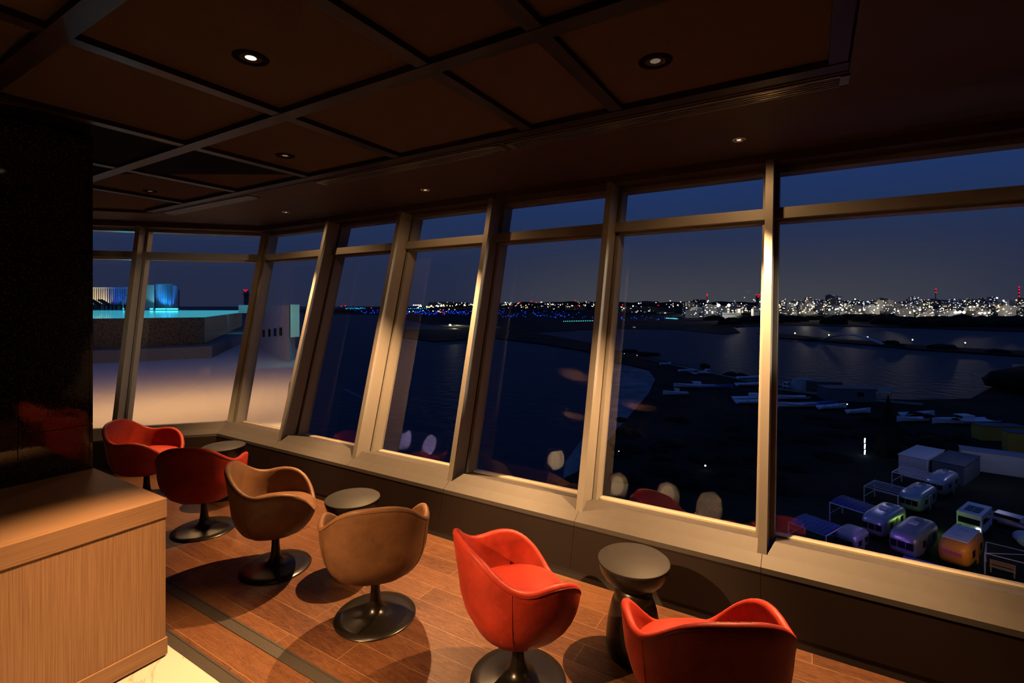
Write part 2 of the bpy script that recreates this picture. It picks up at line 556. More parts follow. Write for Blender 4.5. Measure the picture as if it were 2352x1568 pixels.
def make_window(n, w, u0, u1, label):
    """one bay between two posts, u0 left edge and u1 right edge of the opening"""
    root = empty('window_%d' % n, (0, 0, 0), 0, label, 'window', None, 'structure')

    def inset(u, d):                    # move an opening edge inward; the mitred corner gets its bar from the corner post
        return u if u == 'C' else u + d
    L0, R0 = (u0, u1)
    fw = 0.030
    la, ra = (inset(L0, fw), inset(R0, -fw))
    if u0 == 'C': la = None
    if u1 == 'C': ra = None
    f = B()
    of0, of1 = 3.60, 3.745
    zb = 0.445
    # frame members: head, rails beside the transom, bottom, stiles
    wbar(f, w, u0, u1, of0, of1, ZH - 0.030, ZH + 0.02)
    wbar(f, w, u0, u1, of0 + 0.03, of1, ZT1 - 0.02, ZT1 + 0.004)
    wbar(f, w, u0, u1, of0, of1, ZT0 - 0.022, ZT0 + 0.02)
    if la is not None: wbar(f, w, u0, la, of0, of1, zb, ZH)
    if ra is not None: wbar(f, w, ra, u1, of0, of1, zb, ZH)
    obj('frame', f, M['alu'], root)
    b = B()
    gl0 = u0 if la is None else la
    gr0 = u1 if ra is None else ra
    wbar(b, w, gl0, gr0, of0 + 0.085, of1, zb - 0.03, zb + 0.002)
    obj('glazing_bead', b, M['alu_bright'], root, label='bright metal bead along the foot of the pane')
    t = B()
    wbar(t, w, u0, u1, OT, OG + 0.03, ZT0, ZT1, ZT0 - 0.012, ZT1 - 0.012)
    obj('transom', t, M['alu'], root)
    for nm, z0, z1 in (('lower_pane', zb, ZT0 - 0.02), ('upper_pane', ZT1, ZH - 0.028)):
        g = B()
        v = [g.verts.new(w.pt(*q)) for q in ((gl0, OG, z0), (gr0, OG, z0), (gr0, OG, z1), (gl0, OG, z1))]
        g.faces.new(v)
        obj(nm, g, M['glass'], root)
    return root


def sill_piece(root, w, u0, u1, cut0=0.0, cut1=0.0, post=0.026):
    """front slope from the dado top to the ridge, then down to the glass; notched round the posts"""
    s = B()
    g = 0.0015
    U0 = u0 if u0 == 'C' else u0 + g
    U1 = u1 if u1 == 'C' else u1 - g
    P0 = u0 if u0 == 'C' else u0 + post + 0.002
    P1 = u1 if u1 == 'C' else u1 - post - 0.002
    Q0 = u0 if u0 == 'C' else P0 + cut0
    Q1 = u1 if u1 == 'C' else P1 - cut1
    prof = [(3.325, 0.380, U0, U1), (OM - 0.003, 0.4285, U0, U1), (OM - 0.003, 0.4285, P0, P1), (3.465, ZR, Q0, Q1), (3.70, 0.432, Q0, Q1)]
    top, bot = [], []
    for o, z, a, b in prof:
        top.append((s.verts.new(w.pt(a, o, z)), s.verts.new(w.pt(b, o, z))))
        bot.append((s.verts.new(w.pt(a, o, z - 0.03)), s.verts.new(w.pt(b, o, z - 0.03))))
    for lay in (top, bot):
        for (a, b), (c, d) in zip(lay, lay[1:]):
            s.faces.new((a, b, d, c))
    for k in (0, len(prof) - 1):
        s.faces.new((top[k][0], top[k][1], bot[k][1], bot[k][0]))
    for k in range(len(prof) - 1):
        for e in (0, 1):
            s.faces.new((top[k][e], top[k + 1][e], bot[k + 1][e], bot[k][e]))
    bmesh.ops.remove_doubles(s, verts=s.verts, dist=1e-5)
    return obj('sill', s, M['sill'], root)


PW = 0.052
posts_f = [-5.337, -4.073, -2.817, -1.556, -0.298, 1.75, 3.01, 4.27, 5.53, 6.79, 8.05]
names_f = ['sixth bay from the right, beside the corner post', 'narrow bay beyond the first two chairs', 'bay behind the brown chairs, showing the airfield lights',
           'bay over the middle of the dado, showing the causeway', 'bay behind the round table and two red chairs', 'wide bay nearest the camera, over the caravans']
wl_f = ['leaning window bay next to the corner post, showing the white deck', 'leaning window bay behind the far side table, mostly dark sea',
        'leaning window bay with the first runway lights, above the brown chairs', 'leaning window bay showing the causeway, in the middle of the long wall',
        'leaning window bay behind the bowl table, showing the boat shore', 'widest leaning window bay, looking down on the caravans'] + ['leaning window bay past the right edge of the frame, %s' % q for q in ('next to the widest bay', 'second from the widest bay', 'third from the widest bay', 'fourth from the widest bay', 'last of the long wall')]
edges = ['C'] + posts_f
nwin = 0
for i in range(11):
    u0 = edges[i] if edges[i] == 'C' else edges[i] + PW
    u1 = edges[i + 1]
    nwin += 1
    wroot = make_window(nwin, WF, u0, u1, wl_f[i])
    s0 = edges[i] if edges[i] == 'C' else edges[i] + PW / 2
    s1 = edges[i + 1] + PW / 2
    sill_piece(wroot, WF, s0, s1, 0.038 if i in (3, 5) else 0.004, 0.0)
posts_l = [-3.08, -5.4, -7.72, -10.04, -12.36]
wl_l = ['leaning window bay of the short wall, showing the pool and the white deck', 'leaning window bay at the pillar, showing the lit screens beyond the pool',
        'leaning window bay of the short wall behind the pillar', 'leaning window bay of the short wall, second behind the pillar', 'leaning window bay at the far end of the short wall']
ledges = ['C'] + posts_l
for i in range(5):
    u1 = ledges[i]
    u0 = ledges[i + 1] + PW
    nwin += 1
    wroot = make_window(nwin, WL, u0, u1, wl_l[i])
    sill_piece(wroot, WL, ledges[i + 1] + PW / 2, 'C' if i == 0 else ledges[i] + PW / 2, 0.0, 0.0)
# posts between the bays
ntrim = 0
post_lab = ['window post between the corner bay and the far side table', 'window post behind the far brown chair', 'window post above the middle side table',
            'window post with a dark notch beside its foot, left of the bowl table', 'window post behind the nearest red chair', 'window post past the widest bay'] + ['window post past the right edge of the frame, %s' % q for q in ('next to the widest bay', 'second from the widest bay', 'third from the widest bay', 'fourth from the widest bay', 'last of the long wall')]


def post(w, u, label):
    global ntrim
    ntrim += 1
    r = empty('trim_%d' % ntrim, (0, 0, 0), 0, label, 'window post', None, 'structure')
    p = B()
    wbar(p, w, u, u + PW, OM, 3.585, 0.425, 3.10, 0.40, 3.09)
    obj('mullion', p, M['alu'], r, bev=0.0015)
    p = B()
    wbar(p, w, u + 0.006, u + PW - 0.006, 3.58, 3.615, 0.42, 3.09)
    obj('groove', p, M['strip'], r)
    p = B()
    wbar(p, w, u, u + PW, 3.61, 3.76, 0.42, 3.09)
    obj('rear_mullion', p, M['alu'], r)
    return r


for u, lb in zip(posts_f, post_lab): post(WF, u, lb)
for u, lb in zip(posts_l, ['window post of the short wall above the far red chair', 'window post of the short wall behind the pillar', 'third window post of the short wall',
                           'fourth window post of the short wall', 'last window post of the short wall']): post(WL, u, lb)
# mitred corner post
ntrim += 1
cr_ = empty('trim_%d' % ntrim, (0, 0, 0), 0, 'mitred corner post where the two window walls meet', 'window post', None, 'structure')
p = B()
for w, sgn in ((WF, 1), (WL, -1)):
    pts = []
    for z in (0.43, 3.08):
        for o in (3.56, 3.76):
            uc = u_of(w, 'C', o, z)
            a, b = (uc, uc + 0.085) if sgn > 0 else (uc - 0.065, uc)
            pts += [w.pt(a, o, z), w.pt(b, o, z)]
    hexa(p, pts)
obj('mullion', p, M['alu'], cr_)

# dado panels under the sills
dado = empty('wall_front', (0, 0, 0), 0, 'dark panelled dado under the long window wall', 'wall', None, 'structure')
for i in range(11):
    u0 = edges[i] if edges[i] == 'C' else edges[i] + PW / 2 + 0.0012
    u1 = edges[i + 1] + PW / 2 - 0.0012
    d = B()
    wbar(d, WF, u0, u1, 3.327, 3.40, 0.055, 0.376)
    obj('panel', d, M['dado'], dado)
d = B()
wbar(d, WF, 'C', 8.5, 3.36, 3.80, 0.0, 0.345)
obj('backing', d, M['joint'], dado)
dl = empty('wall_left', (0, 0, 0), 0, 'dark panelled dado under the short window wall', 'wall', None, 'structure')
for i in range(5):
    d = B()
    wbar(d, WL, ledges[i + 1] + PW / 2 + 0.0012, 'C' if i == 0 else ledges[i] + PW / 2 - 0.0012, 3.327, 3.40, 0.055, 0.376)
    obj('panel', d, M['dado'], dl)
d = B()
wbar(d, WL, -13.0, 'C', 3.36, 3.80, 0.0, 0.345)
obj('backing', d, M['joint'], dl)
for nm, w, a, b, lb in (('baseboard_front', WF, 'C', 8.5, 'dark skirting at the foot of the long dado'), ('baseboard_left', WL, -13.0, 'C', 'dark skirting at the foot of the short dado')):
    d = B()
    wbar(d, w, a, b, 3.330, 3.37, 0.0, 0.058)
    obj(nm, d, M['toe'], label=lb, cat='skirting', kind='structure')

# soffit and fascia above the windows
for nm, w, a, b, lb in (('trim_30', WF, 'C', 8.5, 'dark soffit and fascia above the long window wall'), ('trim_31', WL, -13.0, 'C', 'dark soffit and fascia above the short window wall')):
    s = B()
    # fascia face at offset 4.18-0.79, soffit to the outside
    pr = [(4.18 - LEAN * 3.15, 3.15), (4.18 - LEAN * 3.083, 3.083), (3.80, 3.066), (3.80, 3.30), (4.18 - LEAN * 3.30, 3.30)]
    rows = [[s.verts.new(w.pt(q, o, z)) for q in (a, b)] for o, z in pr]
    for k in range(len(pr)):
        A_, C_ = rows[k], rows[(k + 1) % len(pr)]
        s.faces.new((A_[0], A_[1], C_[1], C_[0]))
    s.faces.new([r_[0] for r_ in rows]); s.faces.new([r_[1] for r_ in rows])
    obj(nm, s, M['soffit'], label=lb, cat='soffit', kind='structure')

# ------------------------------------------------------------------ ceiling
CZ, CP = 3.15, 3.185
c = B()
cor = WF.pt('C', 3.40, 3.2)
far = WL.pt(-13.0, 3.40, 3.2)
cpoly = [(8.5, 4.2), (cor.x, 4.2), (far.x, far.y), (far.x, -7), (8.5, -7)]
prism(c, cpoly, CP, CP + 0.15)
obj('ceiling', c, M['ceil'], label='brown cloth ceiling panels between the dark beams', cat='ceiling', kind='structure')
s = B()
e0 = (-6.985, 2.92)
far2 = (far.x + 1.2, far.y)
el = WL.pt('C', 4.18 - LEAN * 3.15 - 0.0, 3.15)
prism(s, [(8.5, 2.92), (8.5, 4.19), (el.x, 4.19), e0], CZ, CP + 0.01)
fl_ = WL.pt(-13.0, 4.18 - LEAN * 3.15, 3.15)
dirl = Vector((-0.680, -0.733))
q2 = Vector(e0) + dirl * 8.3
prism(s, [e0, (el.x, 4.19), (fl_.x, fl_.y), (q2.x, q2.y)], CZ, CP + 0.01)
prism(s, [(0.155, -7), (8.5, -7), (8.5, 2.92), (0.155, 2.92)], CZ, CP + 0.01)
obj('trim_40', s, M['soffit'], label='plain lowered ceiling band along the windows and to the right', cat='ceiling band', kind='structure')
bw = 0.045
nt_ = 41
for y in (2.86, 1.85, 0.79, -0.27, -1.33, -2.39, -3.45, -4.51, -5.57):
    b = B()
    x0 = -6.95 if y > 2.5 else -6.7 + min(0, (y - 2.8) * 0.75) * 1.0
    box(b, x0, 0.15, y - bw, y + bw, CZ, CP + 0.01)
    o = obj('trim_%d' % nt_, b, M['beam'], kind='structure', cat='ceiling beam', bev=0.003,
            label={2.86: 'long dark beam beside the air slots', 1.85: 'long dark beam through the middle of the ceiling', 0.79: 'dark beam crossing the upper left of the ceiling'}.get(y, 'dark ceiling beam %d rows behind the camera' % (nt_ - 43)))
    nt_ += 1
xb = (0.105, -0.99, -1.6, -2.76, -3.87, -4.99, -6.05)
xl = ['cross beam at the right end of the coffered ceiling', 'cross beam right of the directional downlight', 'cross beam between the two middle downlights', 'cross beam left of the lit downlight',
      'cross beam at the edge of the black ceiling shade sheet', 'short cross beam above the far vent', 'cross beam near the short window wall']
for x, lb in zip(xb, xl):
    b = B()
    y0, y1 = -6.4, 2.81
    box(b, x - bw * 0.85, x + bw * 0.85, y0, y1, CZ + 0.004, CP + 0.01)
    obj('trim_%d' % nt_, b, M['beam_y'], label=lb, cat='ceiling beam', kind='structure', bev=0.003)
    nt_ += 1
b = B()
prism(b, [(-3.97, 2.72), (-5.44, 1.81), (-6.0, 1.4), (-4.05, 0.9), (-3.90, 1.4)], CZ + 0.02, CP + 0.01)  # near-black sheet laid where the ceiling is only in shade
obj('trim_%d' % nt_, b, M['black'], label='black triangular sheet for the shaded ceiling beside the pillar', cat='ceiling shade', kind='structure')


def vent(x0, x1, y0, y1, label):
    r = empty('ceiling_vent', ((x0 + x1) / 2, (y0 + y1) / 2, CZ), 0, label, 'air vent')
    hx, hy = (x1 - x0) / 2, (y1 - y0) / 2
    b = B()
    t = 0.012
    for q in ((-hx, hx, -hy, -hy + t), (-hx, hx, hy - t, hy), (-hx, -hx + 0.04, -hy, hy), (hx - 0.04, hx, -hy, hy)):
        box(b, *q, -0.008, 0.001)
    obj('frame', b, M['vent'], r)
    b = B(); box(b, -hx + t, hx - t, -hy + t, hy - t, -0.001, 0.0005)
    obj('slot', b, M['joint'], r)
    for k in range(1, 5):
        y = -hy + (2 * hy) * k / 5
        b = B(); box(b, -hx + 0.03, hx - 0.03, -0.006, 0.006, -0.006, 0.0, Matrix.Translation((0, y, -0.001)) @ Matrix.Rotation(R(-5), 4, 'X'))
        obj('louver', b, M['vent'], r)
    return r


vent(-1.86, 0.16, 2.945, 3.085, 'long slotted air vent at the right end of the beam')
vent(-3.93, -1.90, 2.945, 3.085, 'long slotted air vent, the middle of the three in line')
vent(-6.82, -5.0, 2.945, 3.085, 'slotted air vent near the corner, tinted blue by the pool light')


def downlight(x, y, z, label, glow, tilt=0.0, group=None, r0=0.045):
    r = empty('downlight', (x, y, z), 0, label, 'ceiling light', group)
    b = B(); lathe(b, [(r0 * 0.8, 0.0), (r0 * 0.8, -0.006), (r0 * 1.25, -0.004), (r0 * 1.3, 0.0)], 32)
    obj('trim_ring', b, M['black'] if r0 > 0.04 else M['reflector'], r, smooth=True)
    b = B(); lathe(b, [(r0 * 0.82, -0.002), (r0 * 0.5, 0.03), (0.0, 0.03)], 32)
    obj('reflector', b, M['reflector'], r, smooth=True)
    b = B(); lathe(b, [(0.0, -0.0005), (r0 * (0.30 if glow else 0.35), -0.001), (r0 * 0.4, 0.0006), (0, 0.001)], 24)
    obj('lamp', b, M['lamp'] if glow else M['lamp_dim'], r, smooth=True)
    return r


DL = [(-2.29, 1.366, CP, 'lit round downlight in the panel above the counter', True, 0.062),
      (-0.648, 2.40, CP, 'dark ringed downlight left of the right cross beam', False, 0.062),
      (-3.545, 2.393, CP, 'dark ringed downlight in the panel left of the middle vent', False, 0.055),
      (-5.82, 2.407, CP, 'faint downlight near the pillar and the blue tinted vent', False, 0.05),
      (-0.433, 3.732, CZ, 'small bright downlight by the window, above the bowl table', True, 0.036),
      (-3.27, 3.728, CZ, 'small bright downlight by the window, above the brown chairs', True, 0.036),
      (-5.498, 3.723, CZ, 'small bright downlight by the corner of the windows', True, 0.036)]
for x, y, z, lb, g, r0 in DL: downlight(x, y, z - 0.001, lb, g, r0=r0)

# ------------------------------------------------------------------ floor
f = B(); box(f, -16, 8.5, 1.50, 4.4, -0.10, 0.0)
v = f
obj('floor', f, M['floor'], label='walnut plank floor under the chairs', cat='floor', kind='structure')
f = B(); box(f, -16, 8.5, -6.6, 1.442, -0.10, 0.0)
obj('floor_marble', f, M['marble'], label='cream marble floor in front of the counter', cat='floor', kind='structure')
for y0, y1, lb in ((1.703, 1.772, 'dark metal strip let into the plank floor'), (1.440, 1.502, 'dark metal strip between marble and planks')):
    f = B(); box(f, -9, 8.4, y0, y1, -0.05, 0.002)
    box(f, -9, 8.4, y0 - 0.004, y0 + 0.008, -0.05, 0.0045)
    box(f, -9, 8.4, y1 - 0.008, y1 + 0.004, -0.05, 0.0045)
    obj('trim_%d' % (70 if y0 > 1.6 else 71), f, M['strip'], label=lb, cat='floor strip', kind='structure')

# room shell behind the camera
for nm, q, lb in (('wall_back', (-16, 8.5, -6.6, -6.5), 'dark back wall of the lounge'), ('wall_right', (8.5, 8.6, -6.6, 5.0), 'dark side wall past the widest window')):
    b = B(); box(b, *q, -0.1, 3.4)
    obj(nm, b, M['wall'], label=lb, cat='wall', kind='structure')
b = B(); box(b, -16.1, -16, -6.6, far.y + 1.5, -0.1, 3.4)
obj('wall_end', b, M['wall'], label='dark end wall of the short window wall', cat='wall', kind='structure')

def art(name, mode):
    m, nt, p = new_mat(name)
    N, Lk = nt.nodes, nt.links
    tc = N.new('ShaderNodeTexCoord')
    if mode == 'oval':
        g = N.new('ShaderNodeTexGradient'); g.gradient_type = 'SPHERICAL'
        mp = N.new('ShaderNodeMapping'); mp.inputs['Scale'].default_value = (4.2, 1.0, 3.0)
        Lk.new(tc.outputs['Object'], mp.inputs['Vector']); Lk.new(mp.outputs[0], g.inputs['Vector'])
        fac = g.outputs['Fac']; lo, hi = 0.12, 0.3
        ca, cb = (0.05, 0.035, 0.025), (0.75, 0.68, 0.52)
    else:
        g = N.new('ShaderNodeTexNoise'); g.inputs['Scale'].default_value = 6; g.inputs['Detail'].default_value = 6; g.inputs['Distortion'].default_value = 2.5
        Lk.new(tc.outputs['Object'], g.inputs['Vector'])
        fac = g.outputs['Fac']; lo, hi = 0.55, 0.7
        ca, cb = (0.03, 0.02, 0.015), (0.6, 0.35, 0.18)
    cr = N.new('ShaderNodeValToRGB')
    cr.color_ramp.elements[0].position = lo; cr.color_ramp.elements[0].color = (*ca, 1)
    cr.color_ramp.elements[1].position = hi; cr.color_ramp.elements[1].color = (*cb, 1)
    Lk.new(fac, cr.inputs['Fac']); Lk.new(cr.outputs['Color'], p.inputs['Base Color'])
    p.inputs['Roughness'].default_value = 0.6
    return m


M['canvas'] = plain('white_canvas', (0.78, 0.72, 0.62), 0.7)
M['lilac'] = plain('pale_lilac_panel', (0.70, 0.62, 0.78), 0.7)
for x, z, w_, h_, mat, lb in ((-6.80, 2.37, 0.70, 0.66, M['canvas'], 'square white panel on the back wall, seen mirrored low in the middle window'), (-4.76, 1.95, 0.62, 0.54, art('oval_art', 'oval'), 'picture with a pale oval on the back wall, mirrored behind the bowl table'),
                         (-3.36, 1.95, 0.68, 0.56, art('oval_art_two', 'oval'), 'second picture with a pale oval on the back wall, right of the first'), (-2.28, 1.9, 0.66, 0.60, art('branch_art', 'noise'), 'dark picture with an amber marbled pattern on the back wall'),
                         (-12.4, 2.1, 2.2, 0.75, M['lilac'], 'wide pale lilac panel at the far end of the back wall')):
    b = B(); box(b, -w_ / 2, w_ / 2, 0.0, 0.03, -h_ / 2, h_ / 2)
    obj('wall_picture', b, mat, label=lb, cat='picture', loc=(x, -6.5, z))

# ------------------------------------------------------------------ pillar
pl = empty('wall_pillar', (-4.18, 1.39, 0), 0, 'dark polished granite pillar behind the counter', 'pillar', None, 'structure')
b = B(); box(b, -0.9, -0.018, -1.08, -0.01, 0, CZ)
obj('core', b, M['joint'], pl)
zc = [0.0, 0.69, 1.20, 1.71, 2.22, 2.73, CZ]
yc = [0.0, -0.021, -0.373, -0.725, -1.077]
for zi in range(6):
    for yi in range(4):
        b = B(); box(b, -0.022, 0.0, yc[yi + 1] + 0.0018, yc[yi] - 0.0018, zc[zi] + 0.0018, zc[zi + 1] - 0.0018)
        obj('panel', b, M['granite'], pl)
b = B(); box(b, -0.9, -0.0235, -0.012, 0.0, 0, CZ)
obj('side_panel', b, M['granite'], pl)

# ------------------------------------------------------------------ counter
ct = empty('counter', (-3.16, 1.39, 0), 0, 'oak service counter with a thick top, at the lower left', 'counter')
b = B(); box(b, -1.0, -0.006, -3.0, -0.004, 0.012, 0.795)
obj('front_panel', b, M['oak_v'], ct)
b = B(); box(b, -1.015, 0.0, -3.0, 0.0, 0.795, 0.90)
obj('worktop', b, M['oak_y'], ct, bev=0.002)
b = B(); box(b, -1.0, 0.004, -3.0, 0.002, 0.012, 0.105)
obj('plinth', b, M['oak_y'], ct, bev=0.0015)
b = B(); box(b, -0.98, -0.02, -3.0, -0.02, 0.0, 0.013)
obj('toe_kick', b, M['black'], ct)

# ------------------------------------------------------------------ chairs
RIM = [(0, .822), (20, .815), (35, .785), (47, .735), (57, .694), (66, .669), (76, .660), (87, .666), (98, .667), (110, .654), (121, .624), (132, .574), (143, .512), (153, .467), (165, .452), (180, .447)]


def rim(deg):
    deg = abs(deg)
    for i in range(len(RIM) - 1):
        a, b = RIM[i], RIM[i + 1]
        if a[0] <= deg <= b[0]:
            p0 = RIM[i - 1] if i > 0 else (-b[0], b[1])
            p3 = RIM[i + 2] if i + 2 < len(RIM) else (360 - a[0], a[1])
            t = (deg - a[0]) / (b[0] - a[0])
            m1 = (b[1] - p0[1]) / (b[0] - p0[0]) * (b[0] - a[0])
            m2 = (p3[1] - a[1]) / (p3[0] - a[0]) * (b[0] - a[0])
            t2, t3 = t * t, t * t * t
            return (2 * t3 - 3 * t2 + 1) * a[1] + (t3 - 2 * t2 + t) * m1 + (-2 * t3 + 3 * t2) * b[1] + (t3 - t2) * m2
    return RIM[-1][1]


Z0, ZS, NS = 0.264, 0.32, 2.9


def plan(ph):
    a = 0.347
    c_, s_ = math.cos(ph), math.sin(ph)
    b = 0.312 if c_ > 0 else 0.325
    n = 2.5 if c_ > 0 else 2.4
    return ((abs(s_) / a) ** n + (abs(c_) / b) ** n) ** (-1.0 / n)


def r_out(ph, z):
    u = min(1.0, max(0.0, (z - Z0) / ZS))
    r = plan(ph) * (max(0.0, 1 - (1 - u) ** NS)) ** (1 / NS)
    over = max(0.0, z - 0.60)
    back = max(0.0, math.cos(ph))
    side = 1 - abs(math.cos(ph))
    r *= 0.925 + 0.075 * min(1.0, max(0.0, (z - 0.36) / 0.34))
    return r + over * (0.12 * back)


def chair_meshes(lea, seam):
    root = empty('armchair', (0, 0, 0))
    NPH = 72
    bm = B()
    cols = []
    TH = 0.038
    for k in range(NPH):
        deg = -180 + 360.0 * k / NPH
        ph = R(deg)
        zt = rim(deg)
        pr = []
        for t in (0.12, 0.28, 0.42, 0.55, 0.67, 0.78, 0.88, 0.96):
            z = Z0 + (zt - 0.02 - Z0) * t ** 2.2
            pr.append((r_out(ph, z), z))
        ro = r_out(ph, zt - 0.016)
        pr += [(ro, zt - 0.016), (ro - 0.006, zt - 0.004), (ro - TH * 0.5, zt), (ro - TH + 0.006, zt - 0.005), (ro - TH, zt - 0.018)]
        for t in (0.25, 0.55, 0.85, 1.0):
            z = (zt - 0.02) + (0.405 - (zt - 0.02)) * t
            pr.append((max(0.05, r_out(ph, z) - TH), z))
        ring = []
        for r, z in pr:
            ring.append(bm.verts.new((math.sin(ph) * r, -math.cos(ph) * r, z)))
        cols.append(ring)
    np_ = len(cols[0])
    for k in range(NPH):
        A_, C_ = cols[k], cols[(k + 1) % NPH]
        for j in range(np_ - 1):
            bm.faces.new((A_[j], C_[j], C_[j + 1], A_[j + 1]))
    bm.faces.new([c_[0] for c_ in cols])
    bm.faces.new([c_[-1] for c_ in reversed(cols)])
    o = obj('shell', bm, lea, root, smooth=True)
    # seams down the shell below the two dips, and round the lip
    for sg in (-1, 1):
        bm = B()
        ph = R(60 * sg)
        pts = []
        for i in range(15):
            z = Z0 + 0.02 + (rim(60) - 0.022 - Z0 - 0.02) * (i / 14)
            r = r_out(ph, z) + 0.0005
            pts.append((math.sin(ph) * r, -math.cos(ph) * r, z))
        tube(bm, pts, 0.0016, 5)
        obj('seam', bm, seam, o, smooth=True)
    bm = B()
    pts = []
    for k in range(120):
        deg = -180 + 3 * k
        ph = R(deg); z = rim(deg) - 0.024
        r = r_out(ph, z) + 0.0006
        pts.append((math.sin(ph) * r, -math.cos(ph) * r, z))
    tube(bm, pts, 0.0016, 5, closed=True)
    obj('piping', bm, seam, o, smooth=True)
    # cushion
    bm = B()
    prof = [(0.88, 0.405), (0.95, 0.42), (0.985, 0.442), (0.965, 0.466), (0.91, 0.483), (0.75, 0.496), (0.45, 0.503), (0.2, 0.505)]
    rings = []
    for q, z in prof:
        ring = []
        for k in range(64):
            ph = 2 * PI * k / 64
            rr = (r_out(ph, 0.455) - 0.034) * q
            x, y = math.sin(ph) * rr, -math.cos(ph) * rr
            if y > 0: y *= 1.10
            ring.append(bm.verts.new((x, y, z - (0.012 * (y / 0.3) if y > 0 else 0))))
        rings.append(ring)
    for a, b in zip(rings, rings[1:]):
        for k in range(64):
            bm.faces.new((a[k], a[(k + 1) % 64], b[(k + 1) % 64], b[k]))
    bm.faces.new(rings[-1]); bm.faces.new(rings[0])
    obj('seat_cushion', bm, lea, root, smooth=True)
    bm = B()
    lathe(bm, [(0, 0.001), (0.252, 0.001), (0.257, 0.006), (0.252, 0.012), (0.20, 0.018), (0.13, 0.026), (0.085, 0.036), (0.058, 0.052), (0.042, 0.078), (0.034, 0.115), (0.0305, 0.16), (0, 0.16)], 64)
    obj('base', bm, M['pedestal'], root, smooth=True, auto=50)
    bm = B()
    lathe(bm, [(0.0295, 0.158), (0.0275, 0.22), (0.0275, 0.258), (0.09, 0.261), (0.09, 0.27), (0, 0.27)], 40)
    obj('column', bm, M['pedestal'], root, smooth=True, auto=50)
    return root


proto_r = chair_meshes(M['red'], M['red_seam'])
proto_b = chair_meshes(M['brown'], M['brown_seam'])
CH = [('r', -5.91, 2.412, -52, 'red leather tub chair in the far corner beside the pillar'),
      ('r', -4.661, 2.35, 38, 'dark red leather tub chair with its back turned, in front of the far side table'),
      ('b', -3.522, 2.297, -38, 'brown leather tub chair seen from the side, left of the middle side table'),
      ('b', -2.415, 2.27, 46, 'brown leather tub chair seen from behind, right of the middle side table'),
      ('r', -1.347, 2.278, -34, 'bright red leather tub chair left of the nearest bowl table'),
      ('r', -0.41, 2.275, 31, 'red leather tub chair cut off at the bottom edge, nearest the camera')]
used = set()
for t, x, y, a, lb in CH:
    pr_ = proto_r if t == 'r' else proto_b
    o = pr_ if t not in used else copy_tree(pr_)
    used.add(t)
    o.location = (x, y, 0)
    o.rotation_euler = (0, 0, R(a))
    tag(o, lb, 'chair', 'tub chairs along the windows')

# ------------------------------------------------------------------ side tables
tb = empty('side_table', (0, 0, 0))
bm = B(); lathe(bm, [(0, 0.535), (0.198, 0.535), (0.2035, 0.531), (0.2045, 0.523), (0.2035, 0.518), (0, 0.518)], 64)
obj('table_top', bm, M['tabletop'], tb, smooth=True, auto=40)
bm = B(); lathe(bm, [(0, 0.517), (0.2025, 0.517), (0.2, 0.50), (0.190, 0.468), (0.170, 0.436), (0.143, 0.411), (0.115, 0.396), (0.10, 0.390), (0, 0.39)], 64)
obj('bowl', bm, M['tablebase'], tb, smooth=True, auto=60)
bm = B(); lathe(bm, [(0, 0.392), (0.088, 0.392), (0.086, 0.378), (0.094, 0.368), (0.104, 0.35), (0.108, 0.325), (0.1085, 0.318), (0.1075, 0.315), (0.118, 0.30), (0.130, 0.262), (0.143, 0.20),
                     (0.153, 0.13), (0.158, 0.06), (0.156, 0.02), (0.150, 0.001), (0, 0.001)], 64)
obj('base', bm, M['tablebase'], tb, smooth=True, auto=60)
for k, (x, y, lb) in enumerate(((-0.886, 2.814, 'round bowl-shaped side table between the two nearest red chairs'), (-3.013, 2.602, 'round dark side table between the two brown chairs'),
                               (-5.285, 2.861, 'round dark side table in the far corner behind the dark red chair'))):
    o = tb if k == 0 else copy_tree(tb)
    o.location = (x, y, 0)
    tag(o, lb, 'table', 'bowl side tables')

# ------------------------------------------------------------------ outside
exec_out = True
M['sea'] = water('night_sea', (0.012, 0.018, 0.034), 0.5, 0.25, 0.5)
M['land'] = ground('dark_scrub', (0.010, 0.011, 0.007), (0.045, 0.04, 0.025), 0.06)
M['sand'] = ground('wet_sand', (0.20, 0.17, 0.16), (0.42, 0.37, 0.35), 0.12)
M['field'] = ground('airfield_grass', (0.010, 0.012, 0.010), (0.030, 0.032, 0.028), 0.01)
M['road'] = ground('pale_road', (0.16, 0.16, 0.12), (0.30, 0.29, 0.22), 0.1)
M['tree'] = ground('dark_trees', (0.006, 0.009, 0.006), (0.022, 0.028, 0.018), 0.25)
b = B()
for r_ in (1,):
    v = [b.verts.new(q) for q in ((-40000, -3000, GZ), (40000, -3000, GZ), (40000, 40000, GZ), (-40000, 40000, GZ))]
    b.faces.new(v)
obj('sea', b, M['sea'], label='dark sea and lagoon below the windows', cat='water', kind='structure')


def land(name, pix, z, mat, label, cat='land'):
    b = B()
    pts = [at(x, y, GZ) for x, y in pix]
    prism(b, [(p.x, p.y) for p in pts], GZ - 1.0, GZ + z)
    return obj(name, b, mat, label=label, cat=cat, kind='structure')


